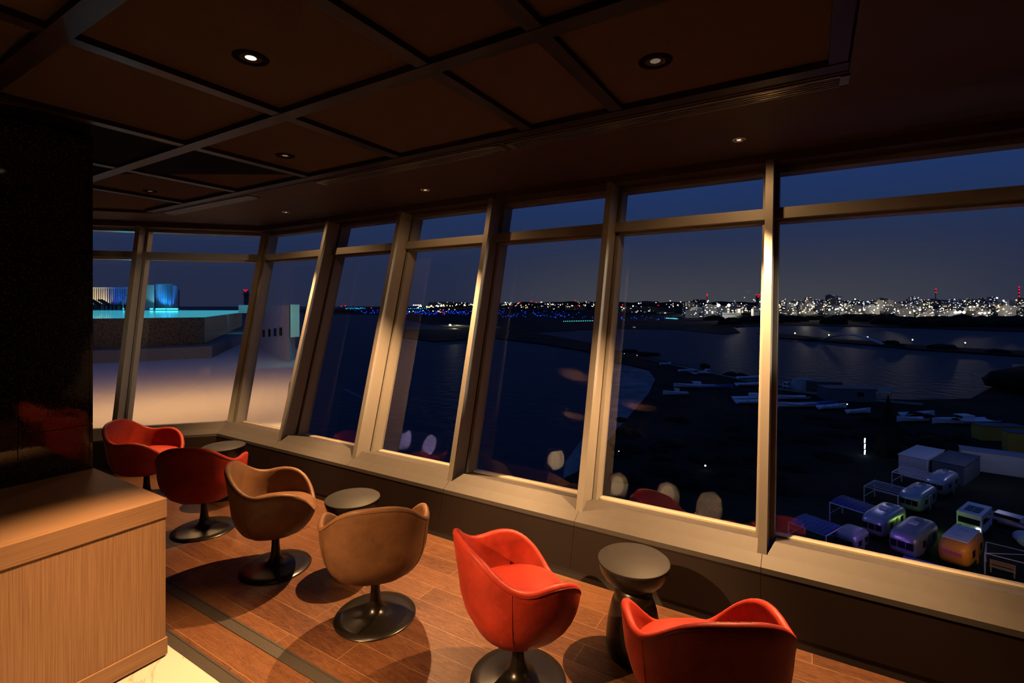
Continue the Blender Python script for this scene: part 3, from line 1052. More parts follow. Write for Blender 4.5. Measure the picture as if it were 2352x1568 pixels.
land('land_shore', [(1340, 790), (1400, 801), (1500, 824), (1600, 847), (1700, 870), (1790, 890), (1900, 902), (2000, 917), (2100, 920), (2230, 917), (2290, 884), (2330, 858), (2420, 838), (2800, 850), (3300, 1000), (4200, 1700), (2600, 2600), (900, 2300),
                    (1000, 1400), (1180, 1160), (1330, 1085), (1400, 1010), (1452, 950), (1490, 905), (1507, 870), (1492, 850), (1440, 838), (1390, 828), (1340, 806)], 0.3, M['land'], 'dark scrub shore with boats and caravans')
land('land_sand', [(1395, 838), (1440, 840), (1490, 852), (1505, 870), (1490, 905), (1452, 950), (1400, 1012), (1330, 1088), (1290, 1110), (1300, 1060), (1350, 990), (1385, 920), (1395, 870)], 0.10, M['sand'], 'grey sand flat at the edge of the scrub')
land('land_spit', [(905, 762), (930, 757), (1000, 758), (1090, 757), (1135, 758), (1240, 768), (1345, 787), (1400, 800), (1402, 832), (1345, 808), (1250, 792), (1135, 778), (1080, 781), (1000, 786), (930, 777)], 0.8, M['land'], 'long low causeway between the two waters')
land('land_airfield', [(640, 716), (765, 722), (875, 723), (930, 735), (1020, 751), (1150, 763), (1240, 763), (1345, 758), (1420, 755), (1560, 757), (1660, 768), (1700, 764), (1680, 750), (1790, 747), (2000, 751), (2352, 763), (2800, 785), (3300, 800),
                       (3300, 704.2), (2352, 703.6), (1200, 703.6), (900, 704.5), (760, 708), (650, 712)], 0.5, M['field'], 'flat airfield beyond the lagoon')
land('land_dyke', [(1740, 765), (1800, 768), (1900, 779), (2000, 786), (2150, 798), (2352, 809), (2700, 830), (2700, 842), (2352, 820), (2100, 804), (2000, 794), (1880, 784), (1785, 777)], 0.9, M['land'], 'narrow dyke with five street lamps')
land('land_wood', [(1690, 752), (1790, 746.5), (2000, 750.5), (2352, 762), (2800, 784), (3300, 799), (3300, 722), (2352, 722), (1700, 722)], 0.7, M['tree'], 'dark ground under the wood on the far shore')
land('road_airfield', [(1020, 743), (1060, 748), (1090, 750), (1150, 752), (1150, 755), (1088, 753), (1058, 750)], 0.7, M['road'], 'lit bend of road at the tip of the airfield', 'road')
land('road_shore', [(1470, 822), (1560, 841), (1680, 866), (1790, 893), (1950, 915), (2120, 930), (2120, 934), (1950, 919), (1785, 897), (1680, 870), (1560, 844)], 0.5, M['road'], 'narrow shore road along the water', 'road')

# hill with the city
b = B()
gx = [1330 + 30 * i for i in range(58)]
gt = [1050, 1150, 1300, 1500, 1750, 2000, 2300]
base = {1050: GZ, 1150: GZ + 4, 1300: GZ + 12, 1500: GZ + 23, 1750: GZ + 35, 2000: GZ + 46, 2300: GZ + 20}


def hill_z(px, t):
    ks = gt
    t = max(ks[0], min(ks[-1], t))
    for a, c2 in zip(ks, ks[1:]):
        if a <= t <= c2:
            h = base[a] + (base[c2] - base[a]) * (t - a) / (c2 - a)
            break
    ramp = min(1.0, max(0.25, (px - 1300) / 700.0))
    wob = 1 + 0.10 * math.sin(px * 0.021) + 0.07 * math.sin(px * 0.053 + 1)
    return GZ + (h - GZ) * ramp * wob


grid = [[b.verts.new((dp(px, 703, t).x, dp(px, 703, t).y, hill_z(px, t))) for px in gx] for t in gt]
for i in range(len(gt) - 1):
    for j in range(len(gx) - 1):
        b.faces.new((grid[i][j], grid[i][j + 1], grid[i + 1][j + 1], grid[i + 1][j]))
obj('hill_city', b, M['tree'], label='low dark hill covered by the city', cat='hill', kind='structure', smooth=True)

# low far ridge with treetops on the left of the city
b = B()
prev = None
for i in range(90):
    px = 1030 + i * 8
    t = 2600
    ty = 699 - 6 * min(1, (px - 1030) / 250) + 2.2 * math.sin(px * 0.09) * math.sin(px * 0.023 + 2)
    p0, p1, p2 = dp(px, 711, t - 150), dp(px, ty, t), dp(px, 711, t + 200)
    row = [b.verts.new(p) for p in (p0, p1, p2)]
    if prev:
        for k in range(2): b.faces.new((prev[k], row[k], row[k + 1], prev[k + 1]))
    prev = row
obj('hill_ridge', b, M['tree'], label='far wooded ridge behind the airport buildings', cat='hill', kind='structure')


def clump(b, c, r, h):
    for k in range(7):
        a = rnd.random() * 6.28
        q = c + Vector((math.cos(a) * r * 0.6 * rnd.random(), math.sin(a) * r * 0.6 * rnd.random(), h * 0.25 * rnd.random()))
        ico(b, q, 1.0, 2, (r * (0.4 + 0.3 * rnd.random()), r * (0.4 + 0.3 * rnd.random()), h * (0.5 + 0.35 * rnd.random())))
    for v in b.verts:
        n = math.sin(v.co.x * 2.1 + v.co.y * 1.3) * math.sin(v.co.z * 2.7 + v.co.x)
        v.co += (v.co - c).normalized() * (0.06 * r * n)
    return b


def tree(px, py, r, h, label, group=None, name='tree'):
    g = at(px, py)
    return obj(name, clump(B(), Vector((0, 0, h * 0.3)), r, h), M['tree'], label=label, cat='tree', group=group, loc=(g.x, g.y, GZ), smooth=True)


# dark wood between the lagoon and the city: nobody could count its trees
b = B()
for k in range(120):
    px = 1640 + k * 7.6 + rnd.uniform(-4, 4)
    py = 745 - rnd.random() * 17 + (0 if px < 2050 else 7)
    g = at(px, py)
    r_ = rnd.uniform(8, 14)
    ico(b, g + Vector((0, 0, 2)), 1.0, 2, (r_ * 1.5, r_, rnd.uniform(5.5, 9.5)))
for v in b.verts:
    v.co += Vector((0, 0, 1.2 * math.sin(v.co.x * 0.9) * math.sin(v.co.y * 0.7)))
obj('treeline', b, M['tree'], label='dark wood between the lagoon and the city lights', cat='trees', kind='stuff', smooth=True)

# city and airport buildings
M['flat1'] = facade('flats_warm', (0.20, 0.19, 0.18), (1.0, 0.62, 0.25), (1.0, 0.9, 0.65), 0.84, 3.0)
M['flat2'] = facade('flats_white', (0.32, 0.32, 0.32), (0.95, 0.95, 0.85), (0.75, 0.9, 1.0), 0.90, 2.4)
M['flat3'] = facade('flats_dark', (0.14, 0.14, 0.15), (1.0, 0.8, 0.5), (0.9, 1.0, 0.9), 0.945, 3.0)
M['hangar'] = facade('hangar_front', (0.06, 0.065, 0.07), (1.0, 0.95, 0.7), (0.85, 1.0, 0.8), 0.955, 3.0, 4.0, 5.0)
unit = []
for mk in ('flat1', 'flat2', 'flat3', 'hangar'):
    b = B(); box(b, -0.5, 0.5, -0.5, 0.5, 0, 1)
    box(b, -0.22, 0.10, -0.2, 0.2, 0.99, 1.10)
    bmesh.ops.recalc_face_normals(b, faces=b.faces)
    m_ = bpy.data.meshes.new('block'); b.to_mesh(m_); b.free(); m_.materials.append(M[mk]); unit.append(m_)
flab = ['block of flats with many warm lit windows in the far city', 'pale block of flats with white lit windows in the far city', 'dark block of flats with few lit windows in the far city']
for t in (1080, 1150, 1230, 1320, 1420, 1530, 1650, 1790):
    px = 1565 + rnd.uniform(0, 20)
    while px < 2560:
        w_ = rnd.uniform(12, 32)
        if rnd.random() < 0.80 and not (1655 < px < 1750 and t < 1200):
            d_ = rnd.uniform(10, 17)
            h_ = rnd.uniform(7, 19) + (11 if rnd.random() < 0.15 else 0)
            if 1790 < px < 1860: h_ += 6
            p = dp(px + w_ * 0.5 * FOC / t, 703, t)
            mi = rnd.choice((0, 1, 1, 2, 2))
            o = bpy.data.objects.new('apartment_block', unit[mi]); link(o)
            o.location = (p.x, p.y, hill_z(px, t) - 2)
            o.scale = (w_, d_, h_ + 2)
            o.rotation_euler = (0, 0, YAW + rnd.uniform(-0.12, 0.12))
            tag(o, flab[mi], 'building', ('warm lit flats in the city', 'white lit flats in the city', 'dark flats in the city')[mi])
        px += (w_ + rnd.uniform(5, 16)) * FOC / t
for px, t, e_ in ((1700, 1010, 5e4), (1850, 1020, 1.1e5), (1960, 1030, 1.3e5), (2080, 1020, 1.1e5), (2200, 1020, 1.5e5), (2320, 1030, 1.3e5), (1640, 1250, 8e4), (1900, 1270, 1.2e5), (2050, 1270, 1.2e5), (2250, 1270, 1.2e5)):
    d_ = bpy.data.lights.new('street_glow', 'POINT'); d_.energy = e_ * 0.8; d_.color = (1.0, 0.85, 0.62); d_.shadow_soft_size = 2.0
    o = bpy.data.objects.new('street_glow', d_); link(o); o.location = (*dp(px, 703, t).xy, hill_z(px, t) + 22)
# airport halls
halls = [(1105, 1160, 697, 708, 2300), (1165, 1215, 700, 709, 2200), (1235, 1285, 701, 710, 2000), (1255, 1310, 695, 703, 2400), (1300, 1345, 701, 711, 1900), (1340, 1380, 693, 700, 2400),
         (1395, 1500, 703, 714, 1750), (1430, 1545, 706, 719, 1600), (1470, 1510, 692, 699, 2300), (1595, 1618, 688, 699, 1900), (1530, 1590, 696, 704, 2200), (1640, 1690, 704, 722, 1300), (985, 1075, 694, 702, 2600), (1385, 1420, 712, 722, 1500), (1505, 1545, 716, 726, 1400)]
hl = ['long low airport hall with strip lights', 'low airport shed with a lit gable', 'airport hangar with a lit doorway', 'flat roofed airport building on the ridge']
for k, (x0, x1, y0, y1, t) in enumerate(halls):
    px = (x0 + x1) / 2
    p = dp(px, y1, t)
    hgt = (y1 - y0) * t / FOC
    o = bpy.data.objects.new('airport_hall', unit[3]); link(o)
    o.location = p
    o.scale = ((x1 - x0) * t / FOC, 30, hgt)
    o.rotation_euler = (0, 0, YAW)
    tag(o, 'low wide airport hall with a few lit windows', 'building', 'airport halls beyond the runway')

# ---- lamps seen as points of light
LC = {'white': (1.0, 0.95, 0.82), 'warm': (1.0, 0.72, 0.36), 'amber': (1.0, 0.42, 0.10), 'green': (0.75, 1.0, 0.55), 'blue': (0.008, 0.05, 1.0), 'cyan': (0.01, 0.5, 1.0), 'red': (1.0, 0.006, 0.012), 'teal': (0.1, 0.9, 0.7)}
lamp_me = {}
for k, c_ in LC.items():
    b = B(); ico(b, Vector((0, 0, 0)), 1.0, 1)
    m_ = bpy.data.meshes.new('bulb'); b.to_mesh(m_); b.free()
    m_.materials.append(emit('light_' + k, c_, {'blue': 2.6, 'red': 1.8, 'cyan': 1.6}.get(k, 4.5)))
    lamp_me[k] = m_


def light(px, py, t, kind, size, name, label, cat, group):
    p = dp(px, py, t)
    o = bpy.data.objects.new(name, lamp_me[kind]); link(o)
    o.location = p
    s_ = size * t / FOC
    o.scale = (s_, s_, s_)
    return tag(o, label, cat, group)


def gl(px, py, kind, size, label, group, name='ground_light', cat='airfield light', lift=1.2):
    d = ray(px, py)
    t = (GZ + lift - EYE) / d.z
    return light(px, py, t, kind, size, name, label, cat, group)


lab_b = 'small blue taxiway light on the dark airfield'
for k in range(210):
    if k < 90:
        px = rnd.uniform(930, 1090); py = rnd.uniform(712.5, 722)
    elif k < 110:
        px = rnd.uniform(815, 885); py = rnd.uniform(711, 719)
    elif k < 178:
        px = rnd.uniform(1140, 1370); py = rnd.choice((714, 716, 718, 721, 724, 726)) + rnd.uniform(-1, 1) + (px - 1140) * 0.012
    else:
        px = rnd.uniform(1400, 1560); py = rnd.choice((725, 729, 733)) + rnd.uniform(-1.5, 1.5)
    gl(px, py, 'blue', rnd.choice((0.6, 0.7, 0.8, 1.0, 1.5)), lab_b, 'blue taxiway lights')
for k in range(18):
    gl(1295 + k * 4.15, 737.6 - k * 0.08, 'teal', 0.75, 'green light in the row across the runway end', 'row of green runway lights')
for k in range(8):
    gl(1531 + k * 3.6, 730.5 + 0.2 * k, 'teal', rnd.uniform(0.9, 1.4), 'green light in the short row near the white hangar', 'short row of green lights')
for k in range(26):
    light(795 + k * 3.3 if k < 14 else 930 + (k - 14) * 4.5, 708.5 + rnd.uniform(-1.3, 0.8), 3600, 'cyan', rnd.uniform(0.8, 1.4), 'apron_light', 'cyan light in the far line along the coast', 'light', 'cyan lights along the far coast')
for k in range(16):
    light(rnd.uniform(940, 1090), rnd.uniform(709, 721), 1900, rnd.choice(('white', 'warm')), rnd.uniform(0.7, 1.2), 'apron_light', 'small white light among the blue airfield lights', 'light', 'white lights on the apron')
for k in range(34):
    px = rnd.uniform(948, 1092)
    py = 706.5 - (px - 948) * 0.055 + rnd.uniform(-2.5, 1.5)
    light(px, py, 2500, rnd.choice(('warm', 'warm', 'amber', 'white')), rnd.uniform(0.9, 1.9), 'terminal_light', 'warm lamp along the far terminal roofs', 'light', 'warm lamps of the far terminal')
for px, py in ((884, 710), (905, 711), (853, 707), (784, 703), (793, 702), (1014, 716), (1020, 719), (1029, 725), (1075, 720), (1100, 721), (1220, 692), (1176, 700), (1194, 695), (1232, 694), (1322, 690), (1329, 701), (1418, 705), (1430, 700), (1512, 701), (1488, 720), (1337, 720), (1611, 709), (1634, 709), (1710, 708), (1724, 708)):
    light(px, py, 1700, 'red', 1.5, 'warning_light', 'red warning light over the airfield', 'light', 'red warning lights')
for px, py, s_ in ((1623, 702, 3.6), (1650, 701, 4.2), (1674, 701, 4.0)):
    light(px, py, 1150, 'white', s_, 'floodlight', 'glaring white floodlight by the white hangar', 'floodlight', 'three glaring floodlights')
g = dp(958, 711, 2600)
r = empty('floodlight_mast', g, YAW, 'far floodlight mast with a row of five white lamps', 'floodlight')
k_ = 2600 / FOC
b = B(); box(b, -1, 1, -1, 1, -4, 10.5 * k_); box(b, -9 * k_, 9 * k_, -1, 1, 9.6 * k_, 10.0 * k_); obj('mast', b, M['tree'], r)
for dx in (-8, -4, 0, 4, 8):
    o = bpy.data.objects.new('lamp', lamp_me['white']); link(o); o.parent = r; o.location = (dx * k_, -1.5, 10.5 * k_); o.scale = (1.3 * k_,) * 3
lc = {'white': 'white street lamp in the far city', 'warm': 'yellowish street lamp in the far city', 'amber': 'orange lamp in the far city', 'green': 'greenish lamp in the far city'}
for k in range(215):
    px = rnd.uniform(1385, 2420) if k > 120 else rnd.uniform(1700, 2420)
    up = 0 if px > 1760 else 3
    py = min(718, max(683, rnd.gauss(702, 8.5))) + (6 if px > 2200 and rnd.random() < 0.3 else 0)
    if px < 1600: py = rnd.uniform(690, 712)
    kd = rnd.choice(('white', 'white', 'white', 'warm', 'warm', 'amber', 'green'))
    light(px, py, rnd.uniform(1010, 1080), kd, rnd.choice((0.7, 0.8, 1.0, 1.2, 1.6)), 'street_light', lc[kd], 'street lamp', kd + ' city lamps')
for k in range(64):
    px = rnd.uniform(1140, 1400)
    kd = rnd.choice(('white', 'warm', 'warm', 'amber', 'green', 'white'))
    light(px, rnd.uniform(694, 706) - (px - 1140) * 0.006, 1820, kd, rnd.choice((0.6, 0.7, 0.9, 1.3)), 'hall_light', {'white': 'white lamp among the airport halls', 'warm': 'yellowish lamp among the airport halls', 'amber': 'orange lamp among the airport halls', 'green': 'greenish lamp among the airport halls'}[kd], 'lamp', kd + ' lamps among the airport halls')
for px, py, s_ in ((2063, 714, 2.0), (1905, 711, 2.4), (1920, 710, 2.2), (1935, 711, 2.6), (1975, 712, 2.4), (1985, 711, 2.4), (2195, 717, 3.6), (2205, 716, 3.2), (2214, 717, 3.4), (2228, 705, 2.2), (2250, 719, 2.4), (2262, 719, 2.6), (2272, 718, 2.4), (2113, 711, 2.6), (2100, 714, 2.0),
                   (1830, 698, 1.8), (1870, 697, 1.6), (2290, 684, 2.0), (2305, 690, 1.8)):
    light(px, py, 1000, 'white', s_, 'floodlight', 'bright white lamp at the foot of the city', 'floodlight', 'bright lamps at the foot of the city')

# radio masts with red lamps
M['mast'] = plain('grey_steel', (0.12, 0.12, 0.13), 0.6)
for px, py0, lamps, lb in ((2149, 690, (664, 671), 'tall radio mast with two red lamps in the far city'), (2340, 690, (659, 665, 672, 680), 'tall radio mast with four red lamps in the far city'),
                           (1624, 690, (676, 679), 'radio mast with red lamps above the floodlights'), (1740, 700, (677, 681), 'square tower with red lamps beside the window post'), (566, 704, (666, 669), 'dark control tower with red lamps beyond the pool')):
    t = 1900
    g = dp(px, py0, t)
    r = empty('radio_mast', g, YAW, lb, 'mast')
    hh = (py0 - lamps[0]) * t / FOC
    b = B()
    wd = 1.0 if px not in (1740, 566) else (4.0 if px == 1740 else 6.5)
    box(b, -wd, wd, -wd, wd, -12, hh - 1.2)
    box(b, -wd * 1.8, wd * 1.8, -wd * 1.8, wd * 1.8, hh * 0.72, hh * 0.76)
    obj('mast', b, M['mast'], r)
    for ly in lamps:
        for dx in ((0,) if px in (2149, 2340, 1624) or ly != lamps[0] else (-3, 3)):
            o = bpy.data.objects.new('lamp', lamp_me['red']); link(o); o.parent = r
            o.location = (dx * t / FOC, -wd - 0.2, (py0 - ly) * t / FOC); s_ = 1.7 * t / FOC; o.scale = (s_, s_, s_)

# white domed hangar and white works beside the lagoon
M['whitewall'] = plain('white_render', (0.62, 0.62, 0.58), 0.7)
M['greywall'] = plain('grey_render', (0.16, 0.16, 0.17), 0.8)
M['win_lit'] = emit('lit_window', (0.9, 1.0, 0.8), 2.0)
g = at(1610, 726)
r = empty('domed_hangar', g, YAW, 'white domed hangar lit by floodlights', 'hangar')
t = (g - Vector((0, 0, EYE))).length * 0.95
s_ = 1010 / FOC
b = B(); lathe(b, [(21, 0), (21, 6.5), (19.5, 7.5), (14, 10.5), (7, 12.6), (0, 13.3)], 32)
obj('shell', b, M['whitewall'], r, smooth=True, auto=40)
for k in range(7):
    a = R(-150 + 20 * k)
    b = B(); box(b, -2.4, 2.4, -0.3, 0.3, 1.2, 4.2, Matrix.Translation((math.cos(a) * 21.1, math.sin(a) * 21.1, 0)) @ Matrix.Rotation(a + PI / 2, 4, 'Z'))
    obj('door', b, M['greywall'], r)
for k in range(6):
    a = R(-150 + 24 * k)
    b = B(); ico(b, Vector((math.cos(a) * 20.4, math.sin(a) * 20.4, 9.0)), 0.9, 1)
    obj('lamp', b, lamp_me['white'].materials[0], r)
for x0, x1, y0, y1, t, lb in ((1657, 1700, 718, 727, 1010, 'low white works building by the lagoon'), (1668, 1673, 708, 721, 1030, 'white square silo left on the works'), (1692, 1698, 709, 720, 1030, 'white square silo right on the works'), (1728, 1742, 709, 724, 1000, 'orange lit concrete block by the post')):
    p = dp((x0 + x1) / 2, y1, t)
    b = B(); w_ = (x1 - x0) * t / FOC / 2; h_ = (y1 - y0) * t / FOC
    box(b, -w_, w_, -5, 5, -6, h_); box(b, -w_ * 0.9, w_ * 0.5, -5.2, -4.9, h_ * 0.55, h_ * 0.72, mi=1)
    obj('works_building', b, [M['whitewall'], M['greywall']], label=lb, cat='building', loc=p, rz=YAW)

# lamps on the dyke and bridge
M['steel'] = plain('grey_post', (0.2, 0.2, 0.2), 0.5)
for k, (px, py) in enumerate(((1826, 765), (1904, 769), (1993, 774), (2096, 780), (2217, 787))):
    d = ray(px, py)
    g = at(px, py + 12)
    t = (g.x * -SN + g.y * CS)
    r = empty('street_lamp', (g.x, g.y, GZ + 0.8), YAW, 'street lamp on the dyke, ' + ('first from the window post', 'second, at the foot of the bridge', 'third, on the bridge', 'fourth, right of the bridge', 'fifth, before the end of the dyke')[k], 'street lamp', 'street lamps on the dyke')
    b = B(); hh = dp(px, py, t).z - GZ - 0.8
    tube(b, [(0, 0, 0), (0, 0, hh)], 0.12, 6)
    obj('pole', b, M['steel'], r)
    o = bpy.data.objects.new('lamp', lamp_me['warm']); link(o); o.parent = r; o.location = (0, 0, hh); s_ = 1.7 * t / FOC; o.scale = (s_, s_, s_)
b = B()
pa, pb_ = at(1892, 783), at(2027, 795)
prev = None
ax = (pb_ - pa).normalized(); nx = Vector((-ax.y, ax.x, 0))
rows = []
for k in range(21):
    q = pa.lerp(pb_, k / 20) + Vector((0, 0, 1.2 + 4.5 * math.sin(PI * k / 20)))
    rows.append([b.verts.new(q + nx * s2 + Vector((0, 0, z2))) for s2, z2 in ((-1.5, 0), (1.5, 0), (1.5, 0.7), (-1.5, 0.7))])
for A_, C_ in zip(rows, rows[1:]):
    for k in range(4): b.faces.new((A_[k], A_[(k + 1) % 4], C_[(k + 1) % 4], C_[k]))
b.faces.new(rows[0]); b.faces.new(rows[-1])
obj('footbridge', b, M['whitewall'], label='pale arched footbridge on the dyke', cat='bridge')
for px, py, r_, h_, lb in ((2040, 792, 6, 2.6, 'dark bush at the end of the footbridge'), (2062, 797, 4, 2.0, 'dark bush just right of the footbridge'), (2158, 803, 8, 3.0, 'round dark bush on the dyke left of the fifth lamp'), (2290, 812, 6, 2.0, 'dark bush at the far end of the dyke'), (1862, 783, 5, 1.6, 'low bush on the dyke left of the bridge')):
    tree(px, py, r_, h_, lb, None, 'bush')
for px, py, r_, h_, lb in ((1620, 845, 3, 1.6, 'dark bush on the shore above the small trucks'), (1445, 808, 6, 1.4, 'bush at the end of the causeway'), (1490, 815, 6, 1.4, 'bush on the causeway beside the shore road'), (1690, 865, 4, 1.2, 'low bush beside the shore road'), (775, 718, 60, 9, 'dark wooded point at the left end of the airfield')):
    tree(px, py, r_, h_, lb, None, 'bush')
for px, py, s_, lb in ((1034, 747, 3.4, 'bright lamp at the bend of the road'),):
    gl(px, py, 'warm', s_, lb, None, 'road_light', 'lamp', 1.0)
for k, (px, py) in enumerate(((1434, 812), (1463, 816))):
    gl(px, py, 'warm', 0.7, 'tiny lamp %s on the causeway' % ('left' if k == 0 else 'right'), None, 'path_light', 'lamp', 1.0)
for k, (px, py) in enumerate(((1422, 1037), (1515, 1052), (1620, 1069))):
    gl(px, py, 'white', 2.2, ('small white lamp in the scrub, left of three', 'small white lamp in the scrub, middle of three', 'small white lamp in the scrub, right of three')[k], 'three lamps in the scrub', 'garden_light', 'lamp', 1.0)
gl(1946, 928, 'white', 1.3, 'small lamp on the boat yard office', None, 'yard_light', 'lamp', 3.0)

# ---- boats, trucks and huts on the shore
M['hull'] = plain('white_hull', (0.80, 0.80, 0.82), 0.5)
M['hull_in'] = plain('hull_inside', (0.25, 0.27, 0.30), 0.7)
M['dkglass'] = plain('dark_vehicle_glass', (0.01, 0.01, 0.014), 0.1, 0, 0.6)
M['rust'] = plain('rusty_panel', (0.25, 0.12, 0.07), 0.8)
M['tyre'] = plain('tyre', (0.012, 0.012, 0.012), 0.8)
M['bluehull'] = plain('blue_hull', (0.10, 0.16, 0.38), 0.5)
M['timber'] = plain('weathered_timber', (0.40, 0.24, 0.10), 0.8)


def boat(px, py, L, ang, label, cabin=True, hull='hull'):
    g = at(px, py)
    r = empty('boat', (g.x, g.y, GZ + 0.3), YAW + R(ang), label, 'boat', 'boats laid up on the shore')
    b = B()
    st = []
    n = 12
    W = L * 0.14
    for i in range(n + 1):
        q = i / n
        w_ = W * (1 - max(0, (q - 0.45) / 0.55) ** 2.2)
        sheer = 0.95 + 0.55 * max(0, q - 0.4) ** 1.5 * 2
        x = (q - 0.5) * L + (0.25 if i == n else 0)
        st.append([b.verts.new((x, yy * w_, zz)) for yy, zz in ((-1, sheer), (-0.72, 0.42), (0, 0.1 + 0.3 * max(0, q - 0.7)), (0.72, 0.42), (1, sheer), (0.86, sheer - 0.02), (0.6, 0.62), (-0.6, 0.62), (-0.86, sheer - 0.02))])
    for A_, C_ in zip(st, st[1:]):
        for k in range(9): b.faces.new((A_[k], A_[(k + 1) % 9], C_[(k + 1) % 9], C_[k]))
    b.faces.new(st[0]); b.faces.new(st[-1])
    obj('hull', b, M[hull], r)
    if cabin:
        b = B(); box(b, -L * 0.12, L * 0.08, -W * 0.55, W * 0.55, 0.6, 2.0)
        obj('cabin', b, M['hull'], r, bev=0.08)
        b = B(); box(b, L * 0.075, L * 0.085, -W * 0.48, W * 0.48, 1.35, 1.85)
        obj('windscreen', b, M['dkglass'], r)
    else:
        b = B()
        for q in (-0.2, 0.1): box(b, L * q, L * q + 0.25, -W * 0.8, W * 0.8, 0.62, 0.75)
        obj('thwart', b, M['hull_in'], r)
    return r


for a in ((1598, 893, 13, 172, 'largest white boat ashore, bow pointing at the window post', True), (1647, 895, 10, 4, 'blue hulled boat lying behind the largest white boat', False, 'bluehull'), (1553, 910, 7, 178, 'small white boat with a tiny cabin, in front of the largest', True),
          (1528, 840, 5, 10, 'tiny boat near the shore road, left of the trucks', False), (1575, 856, 6, 12, 'pale boat left of the two small trucks', False), (1722, 873, 9, 5, 'flat pale boat left of the post, highest of its row', False), (1730, 889, 11, 3, 'long white boat against the window post, upper', False),
          (1735, 922, 12, 4, 'white boat with a wheelhouse cut by the window post', True), (1738, 930, 11, 3, 'long low boat under the one with the wheelhouse', False), (1835, 938, 11, 182, 'pale boat right of the window post, lower row', False), (1885, 935, 9, 6, 'pale blue boat in the lower row near the yard office', False, 'bluehull'),
          (1912, 942, 8, 12, 'boat tilted to the right below the yard office', False), (1972, 953, 6, 8, 'small boat alone on the sand track', False), (2108, 960, 8, 5, 'small white boat in the middle of the shore', False), (2095, 972, 7, 186, 'boat half hidden in front of the middle white one', False),
          (2212, 976, 14, 184, 'cabin cruiser ashore on the right, with raised wheelhouse', True), (1820, 920, 9, 184, 'dark rimmed boat just right of the post, upper row', False)):
    boat(*a)


def truck(px, py, ang, label, col):
    g = at(px, py)
    r = empty('truck', (g.x, g.y, GZ + 0.3), YAW + R(ang), label, 'truck')
    b = B(); box(b, 0.9, 2.3, -0.85, 0.85, 0.5, 2.1); obj('cab', b, M['hull'], r, bev=0.12)
    b = B(); box(b, 1.15, 2.315, -0.72, 0.72, 1.3, 1.85); box(b, 1.2, 2.0, -0.86, 0.86, 1.3, 1.8); obj('windscreen', b, M['dkglass'], r)
    b = B(); box(b, -2.3, 0.8, -0.9, 0.9, 0.75, 1.15); obj('bed', b, M[col], r)
    for sx in (-1.4, 1.6):
        for sy in (-0.85, 0.85):
            b = B(); lathe(b, [(0, -0.12), (0.38, -0.12), (0.38, 0.12), (0, 0.12)], 16, Matrix.Translation((sx, sy, 0.38)) @ Matrix.Rotation(PI / 2, 4, 'X')); obj('wheel', b, M['tyre'], r)


truck(1590, 862, -80, 'small white truck facing the camera on the shore', 'hull_in')
truck(1616, 862, 10, 'small pale truck parked sideways on the shore', 'hull')
truck(1795, 893, -60, 'white truck partly behind the window post', 'hull_in')


def hut(px, py, L, W, H, ang, label, wallm, roofm, name='shed', cat='shed', win=True, dz=0.0):
    g = at(px, py)
    r = empty(name, (g.x, g.y, GZ + 0.3 + dz), YAW + R(ang), label, cat)
    b = B(); box(b, -L / 2, L / 2, -W / 2, W / 2, 0, H)
    n_ = int(L / 0.35)
    for i in range(n_):
        x = -L / 2 + (i + 0.5) * L / n_
        box(b, x - 0.05, x + 0.05, -W / 2 - 0.03, -W / 2, 0.05, H - 0.05)
    obj('wall', b, M[wallm], r)
    b = B(); box(b, -L / 2 - 0.12, L / 2 + 0.12, -W / 2 - 0.12, W / 2 + 0.12, H, H + 0.12); obj('roof', b, M[roofm], r)
    if win:
        b = B(); box(b, L * 0.12, L * 0.12 + 1.6, -W / 2 - 0.05, -W / 2 + 0.02, H * 0.45, H * 0.75); obj('window', b, M['dkglass'], r)
    return r


M['greyroof'] = plain('grey_roof', (0.30, 0.31, 0.36), 0.6)
M['darkroof'] = plain('dark_roof', (0.09, 0.09, 0.12), 0.6)
M['yellow'] = plain('yellow_paint', (0.55, 0.36, 0.04), 0.6)
hut(1888, 900, 9, 5, 3.0, -8, 'long brown boat yard shed', 'rust', 'darkroof')
hut(1943, 920, 12, 6, 3.4, -8, 'boat yard office with a pale front', 'greywall', 'darkroof')
hut(1845, 897, 5, 4, 3.2, -8, 'small pale kiosk left of the boat yard shed', 'whitewall', 'greyroof')
for px, py, lb in ((1915, 888, 'pale signboard above the boat yard office'), (2034, 905, 'small pale signboard on the shore, right')):
    g = at(px, py + 9)
    r = empty('signboard', (g.x, g.y, GZ + 0.3), YAW, lb, 'sign')
    b = B(); box(b, -2.0, 2.0, -0.05, 0.05, 1.4, 2.8); obj('board', b, M['whitewall'], r)
    for sx in (-1.6, 1.6):
        b = B(); box(b, sx - 0.06, sx + 0.06, 0.05, 0.15, 0, 2.7); obj('leg', b, M['steel'], r)
hut(2292, 1012, 7.5, 2.6, 2.7, -6, 'yellow container by the dark trees', 'yellow', 'darkroof', 'container', 'container', False)
hut(2362, 1045, 6, 3, 3.6, -30, 'yellow cabin with a tall window at the frame edge', 'yellow', 'darkroof', 'cabin', 'cabin')
